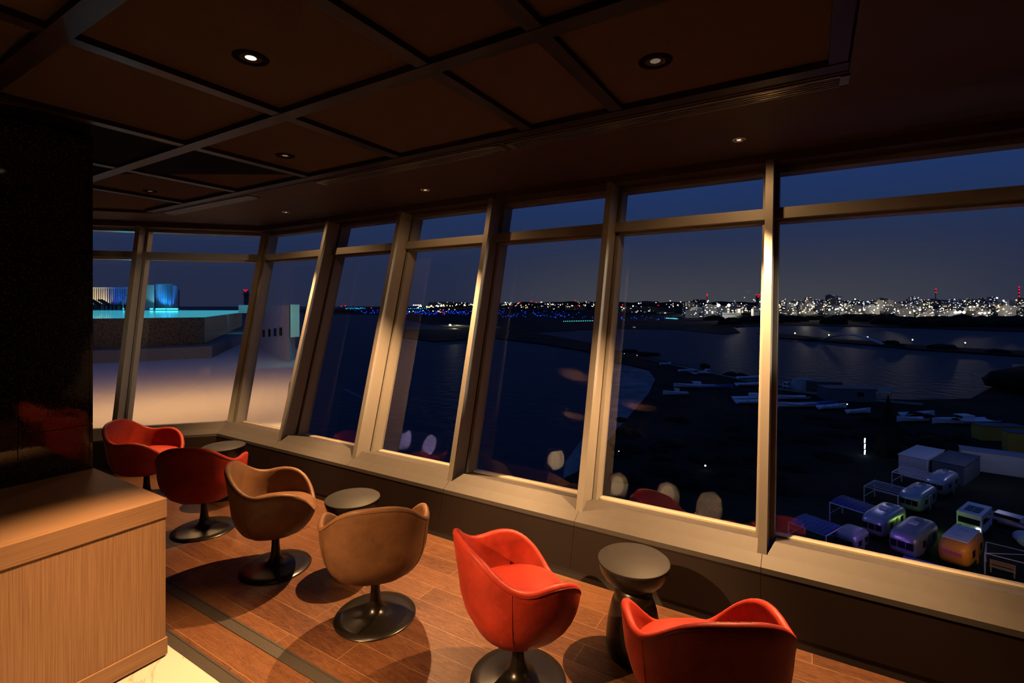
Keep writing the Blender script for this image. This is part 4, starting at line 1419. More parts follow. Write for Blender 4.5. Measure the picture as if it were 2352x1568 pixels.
# headland on the right
g = at(2360, 915)
obj('headland', clump(B(), Vector((0, 0, 2)), 30, 6.5), M['tree'], label='dark headland at the right edge of the water', cat='headland', loc=(g.x + 22, g.y + 14, GZ), smooth=True, kind='structure')
rndt = random.Random(5)
b = B()
for k in range(70):
    px = rndt.uniform(1420, 2250); py = rndt.uniform(960, 1130)
    if px > 1930 and py > 1050: continue
    g = at(px, py); r_ = rndt.uniform(1.2, 3.0)
    ico(b, g + Vector((0, 0, 0.3)), 1.0, 2, (r_, r_ * rndt.uniform(0.6, 1), rndt.uniform(0.5, 1.4)))
for v in b.verts: v.co += Vector((0.2 * math.sin(v.co.y * 3), 0.2 * math.sin(v.co.x * 3.3), 0.15 * math.sin(v.co.x * 4 + v.co.y * 3)))
obj('undergrowth', b, M['tree'], label='dark scrub on the unlit ground below the windows', cat='scrub', kind='stuff', smooth=True)

# ---- caravans
M['silver'] = plain('brushed_aluminium_skin', (0.42, 0.43, 0.46), 0.32, 0.55, 0.5, var=0.12, scale=2)
M['silver_dk'] = plain('dull_aluminium_skin', (0.26, 0.26, 0.28), 0.4, 0.5, 0.5, var=0.2, scale=2)
M['orange'] = plain('orange_paint', (0.72, 0.26, 0.015), 0.45, var=0.1)
M['pink'] = plain('pink_stripe', (0.65, 0.10, 0.16), 0.5)
M['white_top'] = plain('white_roof', (0.62, 0.62, 0.64), 0.6)
M['bluetarp'] = plain('blue_tarpaulin', (0.03, 0.09, 0.40), 0.55, var=0.3, scale=1.5)
M['frame'] = plain('white_frame', (0.55, 0.52, 0.58), 0.5)
HD = -math.atan2(0.40, 0.92)          # the caravans all point this way


def se(v, e): return math.copysign(abs(v) ** e, v)


def caravan(x, y, L, W, H, skin, label, vents=True, roofpanel=False, rz=HD, group=None, zc=0.45, panor=True):
    r = empty('caravan', (x, y, GZ + 0.3), rz, label, 'caravan', group)
    b = B()
    rows = []
    nu, nv = 40, 16
    for j in range(nv + 1):
        v = -PI / 2 + PI * j / nv
        row = []
        for i in range(nu):
            u = 2 * PI * i / nu
            cx, cy, cz = se(math.cos(v), 0.55) * se(math.cos(u), 0.42), se(math.cos(v), 0.55) * se(math.sin(u), 0.36), se(math.sin(v), 0.55)
            row.append(b.verts.new((cx * W / 2, cy * L / 2, zc + (cz + 1) / 2 * (H - zc))))
        rows.append(row)
    for A_, C_ in zip(rows, rows[1:]):
        for k in range(nu):
            b.faces.new((A_[k], A_[(k + 1) % nu], C_[(k + 1) % nu], C_[k]))
    bmesh.ops.remove_doubles(b, verts=b.verts, dist=1e-4)
    body = obj('body', b, M[skin], r, smooth=True)
    # windows: front wrap and sides
    if roofpanel:
        b = B(); box(b, -W * 0.3, W * 0.3, -L / 2 - 0.012, -L / 2 + 0.25, H * 0.60, H * 0.70); obj('front_stripe', b, M['pink'], r, bev=0.03)
    else:
        b = B(); box(b, -W * 0.36, W * 0.36, -L / 2 - 0.012, -L / 2 + 0.25, H * 0.50, H * 0.72); obj('front_window', b, M['dkglass'], r, bev=0.03)
    b = B()
    for xx in ((-W * 0.13, W * 0.13) if not roofpanel else ()): box(b, xx - 0.025, xx + 0.025, -L / 2 - 0.02, -L / 2 + 0.2, H * 0.49, H * 0.73)
    if not roofpanel: obj('window_bar', b, M[skin], r)
    else: b.free()
    for sy in (-0.22, 0.2):
        b = B(); box(b, W / 2 - 0.03, W / 2 + 0.012, L * sy - 0.4, L * sy + 0.4, H * 0.5, H * 0.72); obj('side_window', b, M['dkglass'], r)
    b = B(); box(b, W / 2 - 0.03, W / 2 + 0.014, L * 0.0 - 0.33, L * 0.0 + 0.33, zc + 0.1, H * 0.76); obj('door', b, M[skin], r, bev=0.02)
    if vents:
        b = B(); box(b, -0.35, 0.35, -0.5, 0.3, H - 0.04, H + 0.17); obj('roof_vent', b, M['white_top'], r, bev=0.06)
        b = B(); box(b, -0.3, 0.3, L * 0.2, L * 0.2 + 0.5, H - 0.04, H + 0.07); obj('roof_hatch', b, M['hull_in'], r, bev=0.03)
    if roofpanel:
        b = B(); box(b, -W * 0.38, W * 0.38, -L * 0.36, L * 0.36, H - 0.06, H + 0.03); obj('roof_panel', b, M['white_top'], r, bev=0.02)
        for q in (-0.18, 0.16):
            b = B(); box(b, -0.3, 0.3, L * q - 0.08, L * q + 0.08, H + 0.02, H + 0.09); obj('roof_rib', b, M['greyroof'], r)
    for sx in (-1, 1):
        b = B(); lathe(b, [(0, -0.11), (0.34, -0.11), (0.34, 0.11), (0, 0.11)], 16, Matrix.Translation((sx * (W / 2 - 0.16), 0.1, 0.34)) @ Matrix.Rotation(PI / 2, 4, 'Y')); obj('wheel', b, M['tyre'], r)
    return r


cg = 'caravans parked below the windows'
caravan(6.95, 69.5, 7.2, 2.45, 2.9, 'silver', 'silver caravan with a white roof vent, third from the white shed', group=cg)
caravan(11.45, 80.0, 7.0, 2.45, 2.9, 'silver', 'silver caravan with a green glow at its flank, second from the white shed', group=cg)
caravan(15.2, 88.4, 7.0, 2.45, 2.9, 'silver', 'silver caravan nearest the white shed', group=cg)
caravan(9.05, 65.7, 7.2, 2.6, 3.1, 'silver_dk', 'dull silver caravan with a purple lit front window, left of the orange one', group=cg)
caravan(3.5, 63.0, 3.9, 2.3, 2.3, 'silver_dk', 'dark rounded caravan right behind the sill', False, group=cg)
caravan(12.75, 65.6, 6.4, 2.5, 3.0, 'orange', 'bright orange caravan with a white roof', False, True, group=cg)

# canopies
def canopy(corners, top, label, cover):
    c4 = [Vector((x, y, 0)) for x, y in corners]
    ctr = sum(c4, Vector()) / 4
    r = empty('canopy', (ctr.x, ctr.y, GZ + 0.3), 0, label, 'canopy', 'frame canopies beside the caravans')
    P = [c_ - ctr for c_ in c4]
    zt = 2.2
    for p in P:
        b = B(); bar(b, p, p + Vector((0, 0, zt)), 0.10); obj('leg', b, M['frame'], r)
    b = B()
    for k in range(4):
        bar(b, P[k] + Vector((0, 0, zt)), P[(k + 1) % 4] + Vector((0, 0, zt)), 0.10)
    bar(b, P[0] + Vector((0, 0, 0.9)), P[1] + Vector((0, 0, 0.9)), 0.06)
    bar(b, P[1] + Vector((0, 0, 0.9)), P[2] + Vector((0, 0, 0.9)), 0.06)
    obj('top_rail', b, M['frame'], r)
    if cover:
        b = B(); n = 16
        rows = []
        for i in range(n + 1):
            q = i / n
            a_, c_ = P[0].lerp(P[3], q), P[1].lerp(P[2], q)
            z = zt + 0.08 + 0.05 * (i % 2)
            rows.append([b.verts.new((*(a_.lerp(c_, s).xy), z + 0.1 * math.sin(s * PI))) for s in (0, 0.25, 0.5, 0.75, 1)])
        for A_, C_ in zip(rows, rows[1:]):
            for k in range(4): b.faces.new((A_[k], A_[k + 1], C_[k + 1], C_[k]))
        bmesh.ops.solidify(b, geom=b.faces[:], thickness=0.03)
        obj('tarpaulin', b, M['bluetarp'], r)
    else:
        for i in range(1, 5):
            q = i / 5
            b = B(); bar(b, P[0].lerp(P[1], q) + Vector((0, 0, zt + 0.05)), P[3].lerp(P[2], q) + Vector((0, 0, zt + 0.05)), 0.09); obj('rafter', b, M['frame'], r)
    return r


canopy([(-2.2, 61.5), (-0.7, 64.9), (2.7, 63.2), (1.2, 59.8)], 0, 'white frame with a blue tarpaulin roof, right above the sill', True)
canopy([(1.8, 70.3), (3.2, 73.7), (6.7, 71.4), (5.2, 68.5)], 0, 'white frame with a blue tarpaulin roof, farther from the sill', True)
canopy([(5.8, 79.0), (7.2, 82.4), (10.7, 80.7), (9.1, 77.3)], 0, 'open white slatted frame beside the second caravan', False)
canopy([(9.7, 87.9), (11.2, 91.5), (14.7, 89.9), (13.1, 86.0)], 0, 'open white slatted frame beside the white shed', False)

# sheds and containers behind the caravans
def hutm(x, y, L, W, H, rz, label, wallm, roofm, name='shed', cat='shed', win=True):
    r = empty(name, (x, y, GZ + 0.3), rz, label, cat)
    b = B(); box(b, -L / 2, L / 2, -W / 2, W / 2, 0, H)
    n_ = int(L / 0.3)
    for i in range(n_):
        xx = -L / 2 + (i + 0.5) * L / n_
        box(b, xx - 0.05, xx + 0.05, -W / 2 - 0.03, -W / 2, 0.05, H - 0.05)
    obj('wall', b, M[wallm], r)
    b = B(); box(b, -L / 2 - 0.1, L / 2 + 0.1, -W / 2 - 0.1, W / 2 + 0.1, H, H + 0.1); obj('roof', b, M[roofm], r)
    if win:
        b = B(); box(b, L * 0.15, L * 0.15 + 1.9, -W / 2 - 0.05, -W / 2 + 0.02, H * 0.45, H * 0.72); obj('window', b, M['dkglass'], r)
    return r


hutm(14.6, 99.0, 3.4, 8.5, 2.9, HD, 'white corrugated shed with a pale roof', 'whitewall', 'white_top', win=False)
hutm(18.6, 98.6, 3.6, 8.5, 2.7, HD, 'dark corrugated shed against the white one', 'greywall', 'darkroof', win=False)
hutm(26.5, 104.5, 12.5, 2.8, 3.0, -0.10, 'long white container with a small window', 'whitewall', 'greyroof', 'container', 'container')
hutm(31.5, 100.5, 8, 2.8, 3.0, -0.16, 'white container at the frame edge', 'whitewall', 'greyroof', 'container', 'container', True)

# camper van, car, bench, frame, tarpaulin heap
r = empty('camper_van', (15.9, 75.9, GZ + 0.3), HD, 'white camper van with one bright headlight', 'van')
b = B(); box(b, -1.05, 1.05, -2.3, 2.3, 0.45, 2.5); obj('body', b, M['white_top'], r, bev=0.22, smooth=False)
b = B(); box(b, -0.92, 0.92, -2.33, -2.2, 1.35, 2.0); obj('windscreen', b, M['dkglass'], r, bev=0.03)
b = B(); box(b, 1.03, 1.07, -1.6, 1.4, 1.4, 2.0); obj('side_window', b, M['dkglass'], r)
for sx in (-0.35, 0.35):
    for sy in (-1.3, -0.1):
        b = B(); box(b, sx - 0.3, sx + 0.3, sy, sy + 0.95, 2.5, 2.56); obj('roof_panel', b, M['dkglass'], r)
b = B(); ico(b, Vector((0.78, -2.34, 0.98)), 0.17, 2, (1, 0.4, 1)); obj('headlight', b, emit('headlamp', (0.95, 1.0, 0.95), 12), r, smooth=True)
b = B(); ico(b, Vector((-0.78, -2.34, 0.98)), 0.15, 2, (1, 0.4, 1)); obj('headlight', b, M['hull_in'], r, smooth=True, label='unlit headlight')
for sx in (-1, 1):
    for sy in (-1.5, 1.4):
        b = B(); lathe(b, [(0, -0.11), (0.36, -0.11), (0.36, 0.11), (0, 0.11)], 16, Matrix.Translation((sx * 0.95, sy, 0.36)) @ Matrix.Rotation(PI / 2, 4, 'Y')); obj('wheel', b, M['tyre'], r)
r = empty('car', (20.0, 79.2, GZ + 0.3), R(62), 'pale long car parked behind the camper van', 'car')
b = B()
sec = [(-2.3, 0.75), (-2.2, 0.95), (-1.3, 1.0), (-0.8, 1.45), (1.5, 1.45), (2.1, 1.0), (2.3, 0.8), (2.3, 0.4), (-2.3, 0.4)]
L_ = [[b.verts.new((sx * (0.88 if z < 1.2 else 0.72), y, z)) for y, z in sec] for sx in (-1, 1)]
b.faces.new(L_[0]); b.faces.new(L_[1])
for k in range(len(sec)): b.faces.new((L_[0][k], L_[0][(k + 1) % 9], L_[1][(k + 1) % 9], L_[1][k]))
obj('body', b, M['silver'], r, bev=0.05)
b = B(); box(b, -0.86, 0.86, -0.7, 1.5, 1.05, 1.38); obj('window', b, M['dkglass'], r, bev=0.02)
for sx in (-1, 1):
    for sy in (-1.4, 1.4):
        b = B(); lathe(b, [(0, -0.1), (0.33, -0.1), (0.33, 0.1), (0, 0.1)], 16, Matrix.Translation((sx * 0.8, sy, 0.33)) @ Matrix.Rotation(PI / 2, 4, 'Y')); obj('wheel', b, M['tyre'], r)
r = empty('bench', (15.6, 64.9, GZ + 0.3), R(-14), 'orange timber bench beside the orange caravan', 'bench')
b = B(); box(b, -0.9, 0.9, -0.25, 0.2, 0.5, 0.58); obj('seat', b, M['timber'], r)
b = B()
for k in range(3): box(b, -0.9, 0.9, 0.24, 0.28, 0.66 + 0.15 * k, 0.77 + 0.15 * k)
obj('backrest', b, M['timber'], r)
for sx in (-0.8, 0.8):
    for sy in (-0.2, 0.22):
        b = B(); box(b, sx - 0.05, sx + 0.05, sy - 0.05, sy + 0.05, 0, 0.5 if sy < 0 else 1.0); obj('leg', b, M['timber'], r)
r = empty('gazebo_frame', (16.4, 65.2, GZ + 0.3), R(-14), 'bare white metal gazebo frame over the bench', 'frame')
for sx in (-1.9, 1.9):
    for sy in (-1.6, 1.6):
        b = B(); bar(b, Vector((sx, sy, 0)), Vector((sx, sy, 2.0)), 0.08); obj('leg', b, M['frame'], r)
b = B()
for a_, c_ in (((-1.9, -1.6), (1.9, -1.6)), ((-1.9, 1.6), (1.9, 1.6)), ((-1.9, -1.6), (-1.9, 1.6)), ((1.9, -1.6), (1.9, 1.6)), ((-1.9, -1.6), (1.9, 1.6))):
    bar(b, Vector((*a_, 2.0)), Vector((*c_, 2.0)), 0.06)
obj('top_rail', b, M['frame'], r)
b = B(); clump(b, Vector((0, 0, 0.4)), 1.3, 1.0)
obj('tarpaulin_heap', b, M['white_top'], label='crumpled white tarpaulin heap on the dark ground', cat='tarpaulin', loc=(19.9, 74.6, GZ + 0.3))
b = B(); box(b, -2.0, 2.0, -0.8, 0.8, 0.6, 0.72); box(b, -1.8, -1.6, -0.6, 0.6, 0, 0.6); box(b, 1.6, 1.8, -0.6, 0.6, 0, 0.6)
obj('blue_platform', b, M['bluehull'], label='low blue platform between the dull silver and orange caravans', cat='platform', loc=(9.6, 61.6, GZ + 0.3), rz=-0.25)
# lit strip and a mirrored plant shape in the dark garden
r = empty('light_column', (*at(1986, 1050).xy, GZ + 0.3), 0, 'thin white glowing column in the dark garden', 'light')
b = B()
for z in (0.2, 1.2, 2.2): tube(b, [(0, 0, z), (0.05, 0, z + 0.8)], 0.10, 8)
obj('tube', b, emit('white_tube', (0.75, 1.0, 0.9), 4), r)
for px, py, h_, lb in ((2040, 1050, 10, 'tall pointed dark stand-in for a mirrored plant, right of the glowing column'),):
    g = at(px, py)
    b = B(); lathe(b, [(0, 0), (2.0, 0.4), (1.6, 3), (0.9, 7), (0, 11)], 14)
    for v in b.verts: v.co += Vector((rnd.uniform(-.2, .2), rnd.uniform(-.2, .2), 0))
    obj('mirrored_plant', b, M['tree'], label=lb, cat='tree', loc=g)  # solid cone standing in for plants mirrored in the glass

# ------------------------------------------------------------------ pool terrace on the left
M['deck'] = plain('white_roof_deck', (0.60, 0.57, 0.53), 0.75, var=0.03, scale=0.8)
M['ledge'] = plain('grey_ledge', (0.20, 0.19, 0.19), 0.7)
M['mosaic'] = mosaic('dark_mosaic')
pw, nt, pp = new_mat('lit_pool_water')
N, Lk = nt.nodes, nt.links
pp.inputs['Base Color'].default_value = (0.0, 0.1, 0.12, 1)
pp.inputs['Roughness'].default_value = 0.06
pp.inputs['Emission Color'].default_value = (0.06, 0.62, 0.78, 1)
pp.inputs['Emission Strength'].default_value = 0.5
nz = N.new('ShaderNodeTexNoise'); nz.inputs['Scale'].default_value = 2.0
ge = N.new('ShaderNodeNewGeometry'); Lk.new(ge.outputs['Position'], nz.inputs['Vector'])
bp = N.new('ShaderNodeBump'); bp.inputs['Strength'].default_value = 0.03; Lk.new(nz.outputs['Fac'], bp.inputs['Height']); Lk.new(bp.outputs['Normal'], pp.inputs['Normal'])
M['pool'] = pw


def lv(px, t): return dp(px, 703, t)           # horizontal position only


def xy(p): return (p.x, p.y)


POOLZ = 1.63
pool_out = [xy(lv(-260, 13.0)), xy(lv(215, 15.0)), xy(lv(470, 16.8)), xy(lv(556, 30.0)), xy(lv(548, 44.0)), xy(lv(-100, 44.0))]
b = B(); prism(b, pool_out, 0.70, POOLZ - 0.01)
obj('wall_pool', b, M['mosaic'], label='dark mosaic wall of the raised pool', cat='pool', kind='structure')
b = B()
b.faces.new([b.verts.new((x, y, POOLZ)) for x, y in pool_out])
obj('pool_water', b, M['pool'], label='glowing turquoise pool water', cat='water', kind='structure')
led = [xy(lv(-300, 12.2)), xy(lv(215, 14.4)), xy(lv(487, 16.0)), xy(lv(600, 30.0)), xy(lv(600, 46.0)), xy(lv(-150, 46.0))]
b = B(); prism(b, led, 0.20, 0.70)
obj('wall_ledge', b, M['ledge'], label='grey ledge around the foot of the pool wall', cat='ledge', kind='structure')
# white deck outside the window
o1, o2 = WL.pt(-9.0, 3.95, 0.3), WL.pt('C', 3.95, 0.3)
edge = [xy(WF.pt(-6.05, 3.95, 0.3)), xy(lv(656, 8.0)), xy(lv(664, 10.6)), xy(lv(680, 13.5)), xy(lv(690, 16.0)), xy(lv(684, 19.0)), xy(lv(640, 31))]
dk = [xy(o1), xy(o2)] + edge + [xy(lv(-150, 40)), xy(lv(-900, 14))]
b = B(); prism(b, dk, -7.0, 0.33)
obj('terrace_deck', b, M['deck'], label='white curved roof deck outside the short window wall', cat='deck', kind='structure')
# white curved parapet at the right end
b = B()
pth = [(592, 19.5), (610, 18.0), (630, 16.6), (650, 15.4), (664, 14.7)]
rows = []
for px, t in pth:
    i_, o_ = lv(px, t), lv(px + 14, t + 1.2)
    rows.append([b.verts.new(v_) for v_ in (Vector((i_.x, i_.y, 0.2)), Vector((o_.x, o_.y, 0.2)), Vector((o_.x, o_.y, 2.03)), Vector((i_.x, i_.y, 2.03)))])
for A_, C_ in zip(rows, rows[1:]):
    for k in range(4): b.faces.new((A_[k], A_[(k + 1) % 4], C_[(k + 1) % 4], C_[k]))
b.faces.new(rows[0]); b.faces.new(rows[-1])
obj('wall_parapet', b, M['deck'], label='white parapet rising at the right end of the terrace', cat='parapet', kind='structure')
b = B()
a_, c_ = lv(667, 14.6), lv(684, 16.2)
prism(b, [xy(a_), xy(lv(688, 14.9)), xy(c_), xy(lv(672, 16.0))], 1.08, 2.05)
M['cyan_lit'] = plain('turquoise_lit_tint', (0.50, 0.72, 0.70), 0.6)  # turquoise light on the white end wall is put into this colour
obj('lit_end_wall', b, M['cyan_lit'], label='turquoise lit end of the white parapet', cat='wall', kind='structure')
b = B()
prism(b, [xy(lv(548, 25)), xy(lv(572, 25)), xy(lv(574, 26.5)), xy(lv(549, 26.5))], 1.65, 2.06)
obj('lit_step', b, M['cyan_lit'], label='turquoise lit block at the right end of the pool', cat='block', kind='structure')
b = B()
for k in range(4):
    p = lv(606 + 13 * k, 16.75 - 0.55 * k)
    box(b, -0.03, 0.03, -0.04, 0.02, 0.95 + 0.05 * k, 1.2 + 0.05 * k, Matrix.Translation((p.x, p.y, 0)) @ Matrix.Rotation(YAW, 4, 'Z'))
obj('parapet_slots', b, M['black'], label='short dark slots in the white parapet', cat='slots')

# slatted screens beyond the pool
M['slat_w'] = plain('white_slat', (0.75, 0.72, 0.65), 0.6)
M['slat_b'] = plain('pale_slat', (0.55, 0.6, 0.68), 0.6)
TD = 47.0
zb_, zt_ = 1.66, 3.80


def screen(x0, x1, n, duty, label, mat, t0=TD, t1=TD, top=zt_):
    a_, c_ = lv(x0, t0), lv(x1, t1)
    r = empty('slatted_screen', (a_.x, a_.y, zb_), 0, label, 'screen')
    d = c_ - a_
    Ld = d.length
    rot = math.atan2(d.y, d.x)
    r.rotation_euler = (0, 0, rot)
    b = B()
    for i in range(n):
        x = (i + 0.5) * Ld / n
        w_ = Ld / n * duty / 2
        box(b, x - w_, x + w_, -0.04, 0.04, 0.1, top - zb_ - 0.08)
    obj('slats', b, mat, r)
    b = B(); box(b, 0, Ld, -0.08, 0.08, top - zb_ - 0.1, top - zb_); box(b, 0, Ld, -0.08, 0.08, 0, 0.12); obj('rail', b, mat, r)
    return r


screen(150, 252, 20, 0.40, 'warm lit white slatted screen at the left, behind the loungers', M['slat_w'])
screen(253, 334, 20, 0.36, 'blue lit slatted screen between the warm screen and the cabin', M['slat_b'])
screen(357, 393, 9, 0.30, 'bright blue slatted front of the pool cabin', M['slat_b'], TD - 1, TD - 2, 4.05)
screen(393, 410, 5, 0.30, 'bright blue slatted flank of the pool cabin', M['slat_b'], TD - 2, TD + 1.5, 4.05)
b = B(); a_ = lv(332, TD + 0.5)
prism(b, [xy(lv(333, TD - 1.5)), xy(lv(354, TD - 1.8)), xy(lv(356, TD + 0.5)), xy(lv(335, TD + 0.5))], zb_, 3.95)
obj('pool_cabin', b, M['cyan_lit'], label='plain pale turquoise block between the screens', cat='cabin')
b = B(); prism(b, [xy(lv(-100, TD + 3)), xy(lv(412, TD + 3)), xy(lv(412, TD + 3.4)), xy(lv(-100, TD + 3.4))], zb_, 3.7)
obj('wall_terrace', b, M['joint'], label='dark wall behind the slatted screens', cat='wall', kind='structure')  # near-black colour carries the shade seen between the slats
b = B(); prism(b, [xy(lv(-400, 43.5)), xy(lv(415, 43.5)), xy(lv(430, 60)), xy(lv(-400, 60))], 0.2, 1.67)
obj('terrace_floor', b, M['ledge'], label='terrace floor beyond the pool', cat='terrace', kind='structure')


M['strip_cyan'] = emit('cyan_strip', (0.05, 0.75, 1.0), 3.0)
for x0, x1, t, lb in ((282, 300, TD - 0.6, 'cyan light strip under the blue lit screen'), (345, 351, TD - 2.2, 'short cyan light strip left of the pool cabin'), (358, 380, TD - 2.6, 'cyan light strip under the cabin front'), (383, 408, TD - 2.6, 'cyan light strip under the cabin corner')):
    a_, c_ = lv(x0, t), lv(x1, t)
    b = B(); box(b, 0, (c_ - a_).length, -0.05, 0.05, 0.02, 0.14)
    obj('light_strip', b, M['strip_cyan'], label=lb, cat='light', loc=(a_.x, a_.y, 1.67), rz=math.atan2(c_.y - a_.y, c_.x - a_.x))
# loungers in silhouette
M['wicker'] = plain('dark_wicker', (0.03, 0.025, 0.02), 0.8)
for px, lb in ((205, 'dark lounger on the terrace, half behind the pillar'), (248, 'dark lounger in front of the warm lit screen'), (268, 'dark lounger in front of the blue lit screen')):
    p = lv(px, 44.5)
    r = empty('lounger', (p.x, p.y, 1.67), YAW + R(12), lb, 'lounger')
    b = B(); box(b, -0.9, 0.6, -0.35, 0.35, 0.36, 0.46); obj('seat', b, M['wicker'], r)
    b = B(); box(b, -0.75, 0.0, -0.35, 0.35, -0.05, 0.05, Matrix.Translation((-0.7, 0, 0.48)) @ Matrix.Rotation(R(35), 4, 'Y')); obj('backrest', b, M['wicker'], r)
    for sx in (-0.8, 0.5):
        for sy in (-0.3, 0.3):
            b = B(); box(b, sx - 0.04, sx + 0.04, sy - 0.04, sy + 0.04, 0, 0.37); obj('leg', b, M['wicker'], r)
p = lv(289, 42.0)
r = empty('pool_ladder', (p.x, p.y, 1.63), YAW, 'steel pool ladder rails at the far pool edge', 'ladder')
for sx in (-0.25, 0.25):
    b = B(); tube(b, [(sx, 0, 0), (sx, 0, 1.0), (sx, 0.15, 1.25), (sx, 0.5, 1.3), (sx, 0.75, 1.1), (sx, 0.8, 0.1)], 0.035, 8); obj('rail', b, M['reflector'], r, smooth=True)

# ------------------------------------------------------------------ light
w = bpy.data.worlds.new('night')
scene.world = w
w.use_nodes = True
nt = w.node_tree
N, Lk = nt.nodes, nt.links
bg = N['Background']
tc = N.new('ShaderNodeTexCoord')
sx = N.new('ShaderNodeSeparateXYZ'); Lk.new(tc.outputs['Generated'], sx.inputs[0])
cr = N.new('ShaderNodeValToRGB')
e = cr.color_ramp.elements
e[0].position = 0.0; e[0].color = (0.020, 0.026, 0.058, 1)
e[1].position = 0.45; e[1].color = (0.011, 0.034, 0.145, 1)
k = e.new(0.08); k.color = (0.019, 0.028, 0.070, 1)
k = e.new(0.16); k.color = (0.017, 0.034, 0.100, 1)
k = e.new(0.25); k.color = (0.015, 0.040, 0.150, 1)
Lk.new(sx.outputs['Z'], cr.inputs['Fac'])
gd = ray(1640, 703).normalized()
dt = N.new('ShaderNodeVectorMath'); dt.operation = 'DOT_PRODUCT'; dt.inputs[1].default_value = gd
Lk.new(tc.outputs['Generated'], dt.inputs[0])
pwn = N.new('ShaderNodeMapRange'); pwn.inputs['From Min'].default_value = 0.86; pwn.inputs['From Max'].default_value = 1.0; pwn.interpolation_type = 'SMOOTHSTEP'
Lk.new(dt.outputs['Value'], pwn.inputs['Value'])
zf = N.new('ShaderNodeMapRange'); zf.inputs['From Min'].default_value = 0.17; zf.inputs['From Max'].default_value = -0.03; zf.interpolation_type = 'SMOOTHSTEP'
Lk.new(sx.outputs['Z'], zf.inputs['Value'])
mu = N.new('ShaderNodeMath'); mu.operation = 'MULTIPLY'; Lk.new(pwn.outputs[0], mu.inputs[0]); Lk.new(zf.outputs[0], mu.inputs[1])
mx = N.new('ShaderNodeMix'); mx.data_type = 'RGBA'
Lk.new(mu.outputs[0], mx.inputs['Factor']); Lk.new(cr.outputs['Color'], mx.inputs['A']); mx.inputs['B'].default_value = (0.062, 0.064, 0.077, 1)
Lk.new(mx.outputs['Result'], bg.inputs['Color'])
bg.inputs['Strength'].default_value = 1.0

WARM = (1.0, 0.56, 0.24)


def spot(name, loc, target, energy, ang, blend=0.4, col=WARM, size=0.02):
    d = bpy.data.lights.new(name, 'SPOT')
    d.energy = energy; d.spot_size = R(ang); d.spot_blend = blend; d.color = col; d.shadow_soft_size = size
    o = bpy.data.objects.new(name, d); link(o)
    o.location = loc
    o.rotation_euler = (Vector(target) - Vector(loc)).to_track_quat('-Z', 'Y').to_euler()
    return o


def area(name, loc, target, energy, sx_, sy_, col):
    d = bpy.data.lights.new(name, 'AREA')
    d.shape = 'RECTANGLE'; d.size = sx_; d.size_y = sy_; d.energy = energy; d.color = col
    o = bpy.data.objects.new(name, d); link(o)
    o.location = loc
    o.rotation_euler = (Vector(target) - Vector(loc)).to_track_quat('-Z', 'Y').to_euler()
    return o


def point(name, loc, energy, col, size=0.1):
    d = bpy.data.lights.new(name, 'POINT')
    d.energy = energy; d.color = col; d.shadow_soft_size = size
    o = bpy.data.objects.new(name, d); link(o); o.location = loc
    return o


spot('spot_counter', (-2.29, 1.366, 3.17), (-2.62, 0.92, 0), 1500, 50, 1.0)
spot('fill_chairs', (-2.3, -0.75, 3.14), (-1.75, 2.3, 0.5), 1300, 36, 0.7)  # added fill from behind the camera to brighten the chair backs
spot('spot_mid_left', (-3.545, 2.393, 3.18), (-3.0, 2.3, 0), 12, 70, 0.6)
for nm, x, tx, en, an in (('right', -0.433, -0.65, 1650, 76), ('mid', -3.27, -3.15, 1700, 74), ('left', -5.498, -5.45, 900, 62), ('far_right', 2.41, 2.3, 600, 56)):
    spot('spot_window_' + nm, (x, 3.732, 3.135), (tx, 3.38, 0), en, an, 0.65)
    spot('spill_window_' + nm, (x, 3.732, 3.13), (x, 3.732, 0), 15, 168, 0.5)
spot('window_graze', (3.3, 3.78, 2.2), (-4.0, 3.92, 1.75), 1000, 17, 0.6, (1.0, 0.80, 0.58), 0.06)  # added unseen spot that lightens the sides of the posts
# picture lights on the back wall, and added upward spots for mirrored ceiling patches
for x, z, en in ((-6.8, 2.37, 1900), (-4.76, 1.95, 1400), (-3.36, 1.95, 1300), (-2.28, 1.9, 1400), (-11.8, 2.1, 1300), (-13.0, 2.1, 1300)):
    spot('picture_light', (x, -5.2, 3.05), (x, -6.5, z), en, 22, 0.3, (1.0, 0.72, 0.45) if x > -10 else (0.75, 0.6, 1.0))
spot('ceiling_wash', (-4.2, -1.4, 1.2), (-4.1, -1.0, 3.2), 1600, 26, 0.8)
spot('ceiling_wash', (-5.3, -4.0, 1.2), (-5.4, -4.2, 3.2), 1600, 26, 0.8)
spot('ceiling_wash', (-3.3, -2.7, 1.2), (-3.3, -2.6, 3.2), 1400, 24, 0.9)
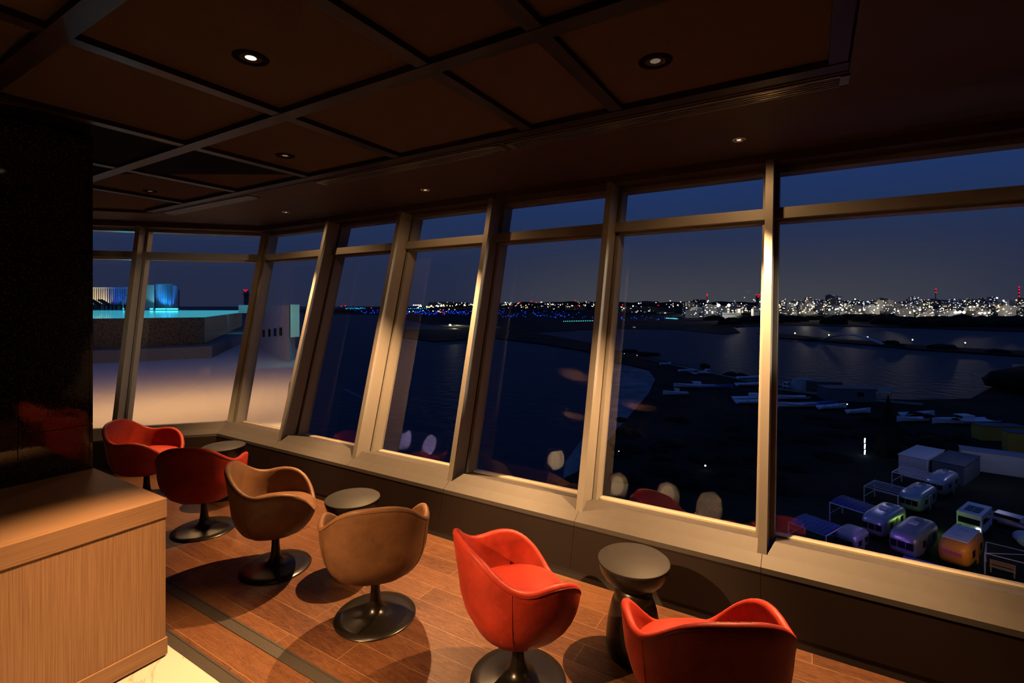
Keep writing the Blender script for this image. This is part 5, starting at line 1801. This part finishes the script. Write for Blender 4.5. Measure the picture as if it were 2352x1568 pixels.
# terrace lamps and an added cyan spot
spot('deck_wash', (-8.2, 3.4, 2.2), (-10.0, 6.5, 0.3), 0, 120, 0.8)
area('deck_lamp', (*xy(lv(400, 8.0)), 3.3), (*xy(lv(400, 8.6)), 0.3), 150, 3.0, 0.4, (1.0, 0.52, 0.19))
spot('vent_fill_cyan', (*xy(lv(300, 36)), 2.3), (-6.3, 3.0, 3.75), 5200, 7.5, 0.6, (0.08, 0.75, 1.0), 0.3)  # added spot imitating pool light on the ceiling by the corner vent
area('end_wall_glow', (*xy(lv(705, 13.6)), 1.7), (*xy(lv(677, 15.2)), 1.6), 6, 0.4, 0.6, (0.35, 1.0, 0.95))
area('step_glow', (*xy(lv(555, 23)), 1.75), (*xy(lv(560, 25)), 1.85), 10, 0.8, 0.2, (0.3, 0.95, 1.0))
for px, t, en, col in ((205, TD - 0.9, 126, (1.0, 0.74, 0.36)), (228, TD - 0.9, 126, (1.0, 0.74, 0.36)), (243, TD - 0.9, 78, (1.0, 0.8, 0.5)), (262, TD - 0.9, 72, (0.06, 0.14, 1.0)), (285, TD - 0.9, 83, (0.04, 0.22, 1.0)), (318, TD - 0.9, 52, (0.35, 0.3, 1.0)),
                       (365, TD - 2.3, 92, (0.02, 0.25, 1.0)), (372, TD - 2.3, 110, (0.02, 0.45, 1.0)), (385, TD - 2.5, 92, (0.02, 0.25, 1.0)), (403, TD - 1.6, 92, (0.03, 0.2, 1.0)), (344, TD - 2.8, 57, (0.45, 0.95, 0.9))):
    p = lv(px, t); q_ = lv(px, t + 0.75)
    spot('screen_uplight', (p.x, p.y, 1.76), (q_.x, q_.y, 3.0), en, 62, 0.7, col, 0.05)
# flood on the hangar and road
g = at(1610, 726)
point('hangar_flood', (g.x - 10, g.y - 45, GZ + 16), 60000, (0.95, 1.0, 0.85), 1.0)
point('works_flood', (*dp(1680, 703, 960).xy, GZ + 14), 50000, (1.0, 0.98, 0.85), 1.0)
g = at(1045, 748)
point('road_flood', (g.x, g.y, GZ + 8), 20000, (1.0, 0.95, 0.6), 1.0)
# small coloured lamps among the caravans
point('yard_purple', (5.5, 61.0, GZ + 4.5), 130, (0.45, 0.22, 1.0), 0.2)
point('yard_purple', (7.0, 60.2, GZ + 3.0), 50, (0.4, 0.15, 1.0), 0.2)
point('yard_orange', (14.0, 59.5, GZ + 4.5), 190, (1.0, 0.6, 0.3), 0.2)
point('yard_green', (11.9, 72.5, GZ + 1.4), 60, (0.55, 1.0, 0.12), 0.2)
point('yard_blue', (0.0, 66.5, GZ + 6.5), 130, (0.25, 0.35, 1.0), 0.3)
point('yard_white', (8, 86.0, GZ + 9.0), 230, (0.6, 0.55, 1.0), 0.3)
point('yard_white', (22, 94.0, GZ + 9.0), 260, (0.75, 0.7, 0.95), 0.3)
scene.cycles.max_bounces = 10
scene.cycles.diffuse_bounces = 3
scene.cycles.transparent_max_bounces = 16
scene.cycles.use_denoising = True
scene.cycles.sample_clamp_indirect = 40.0
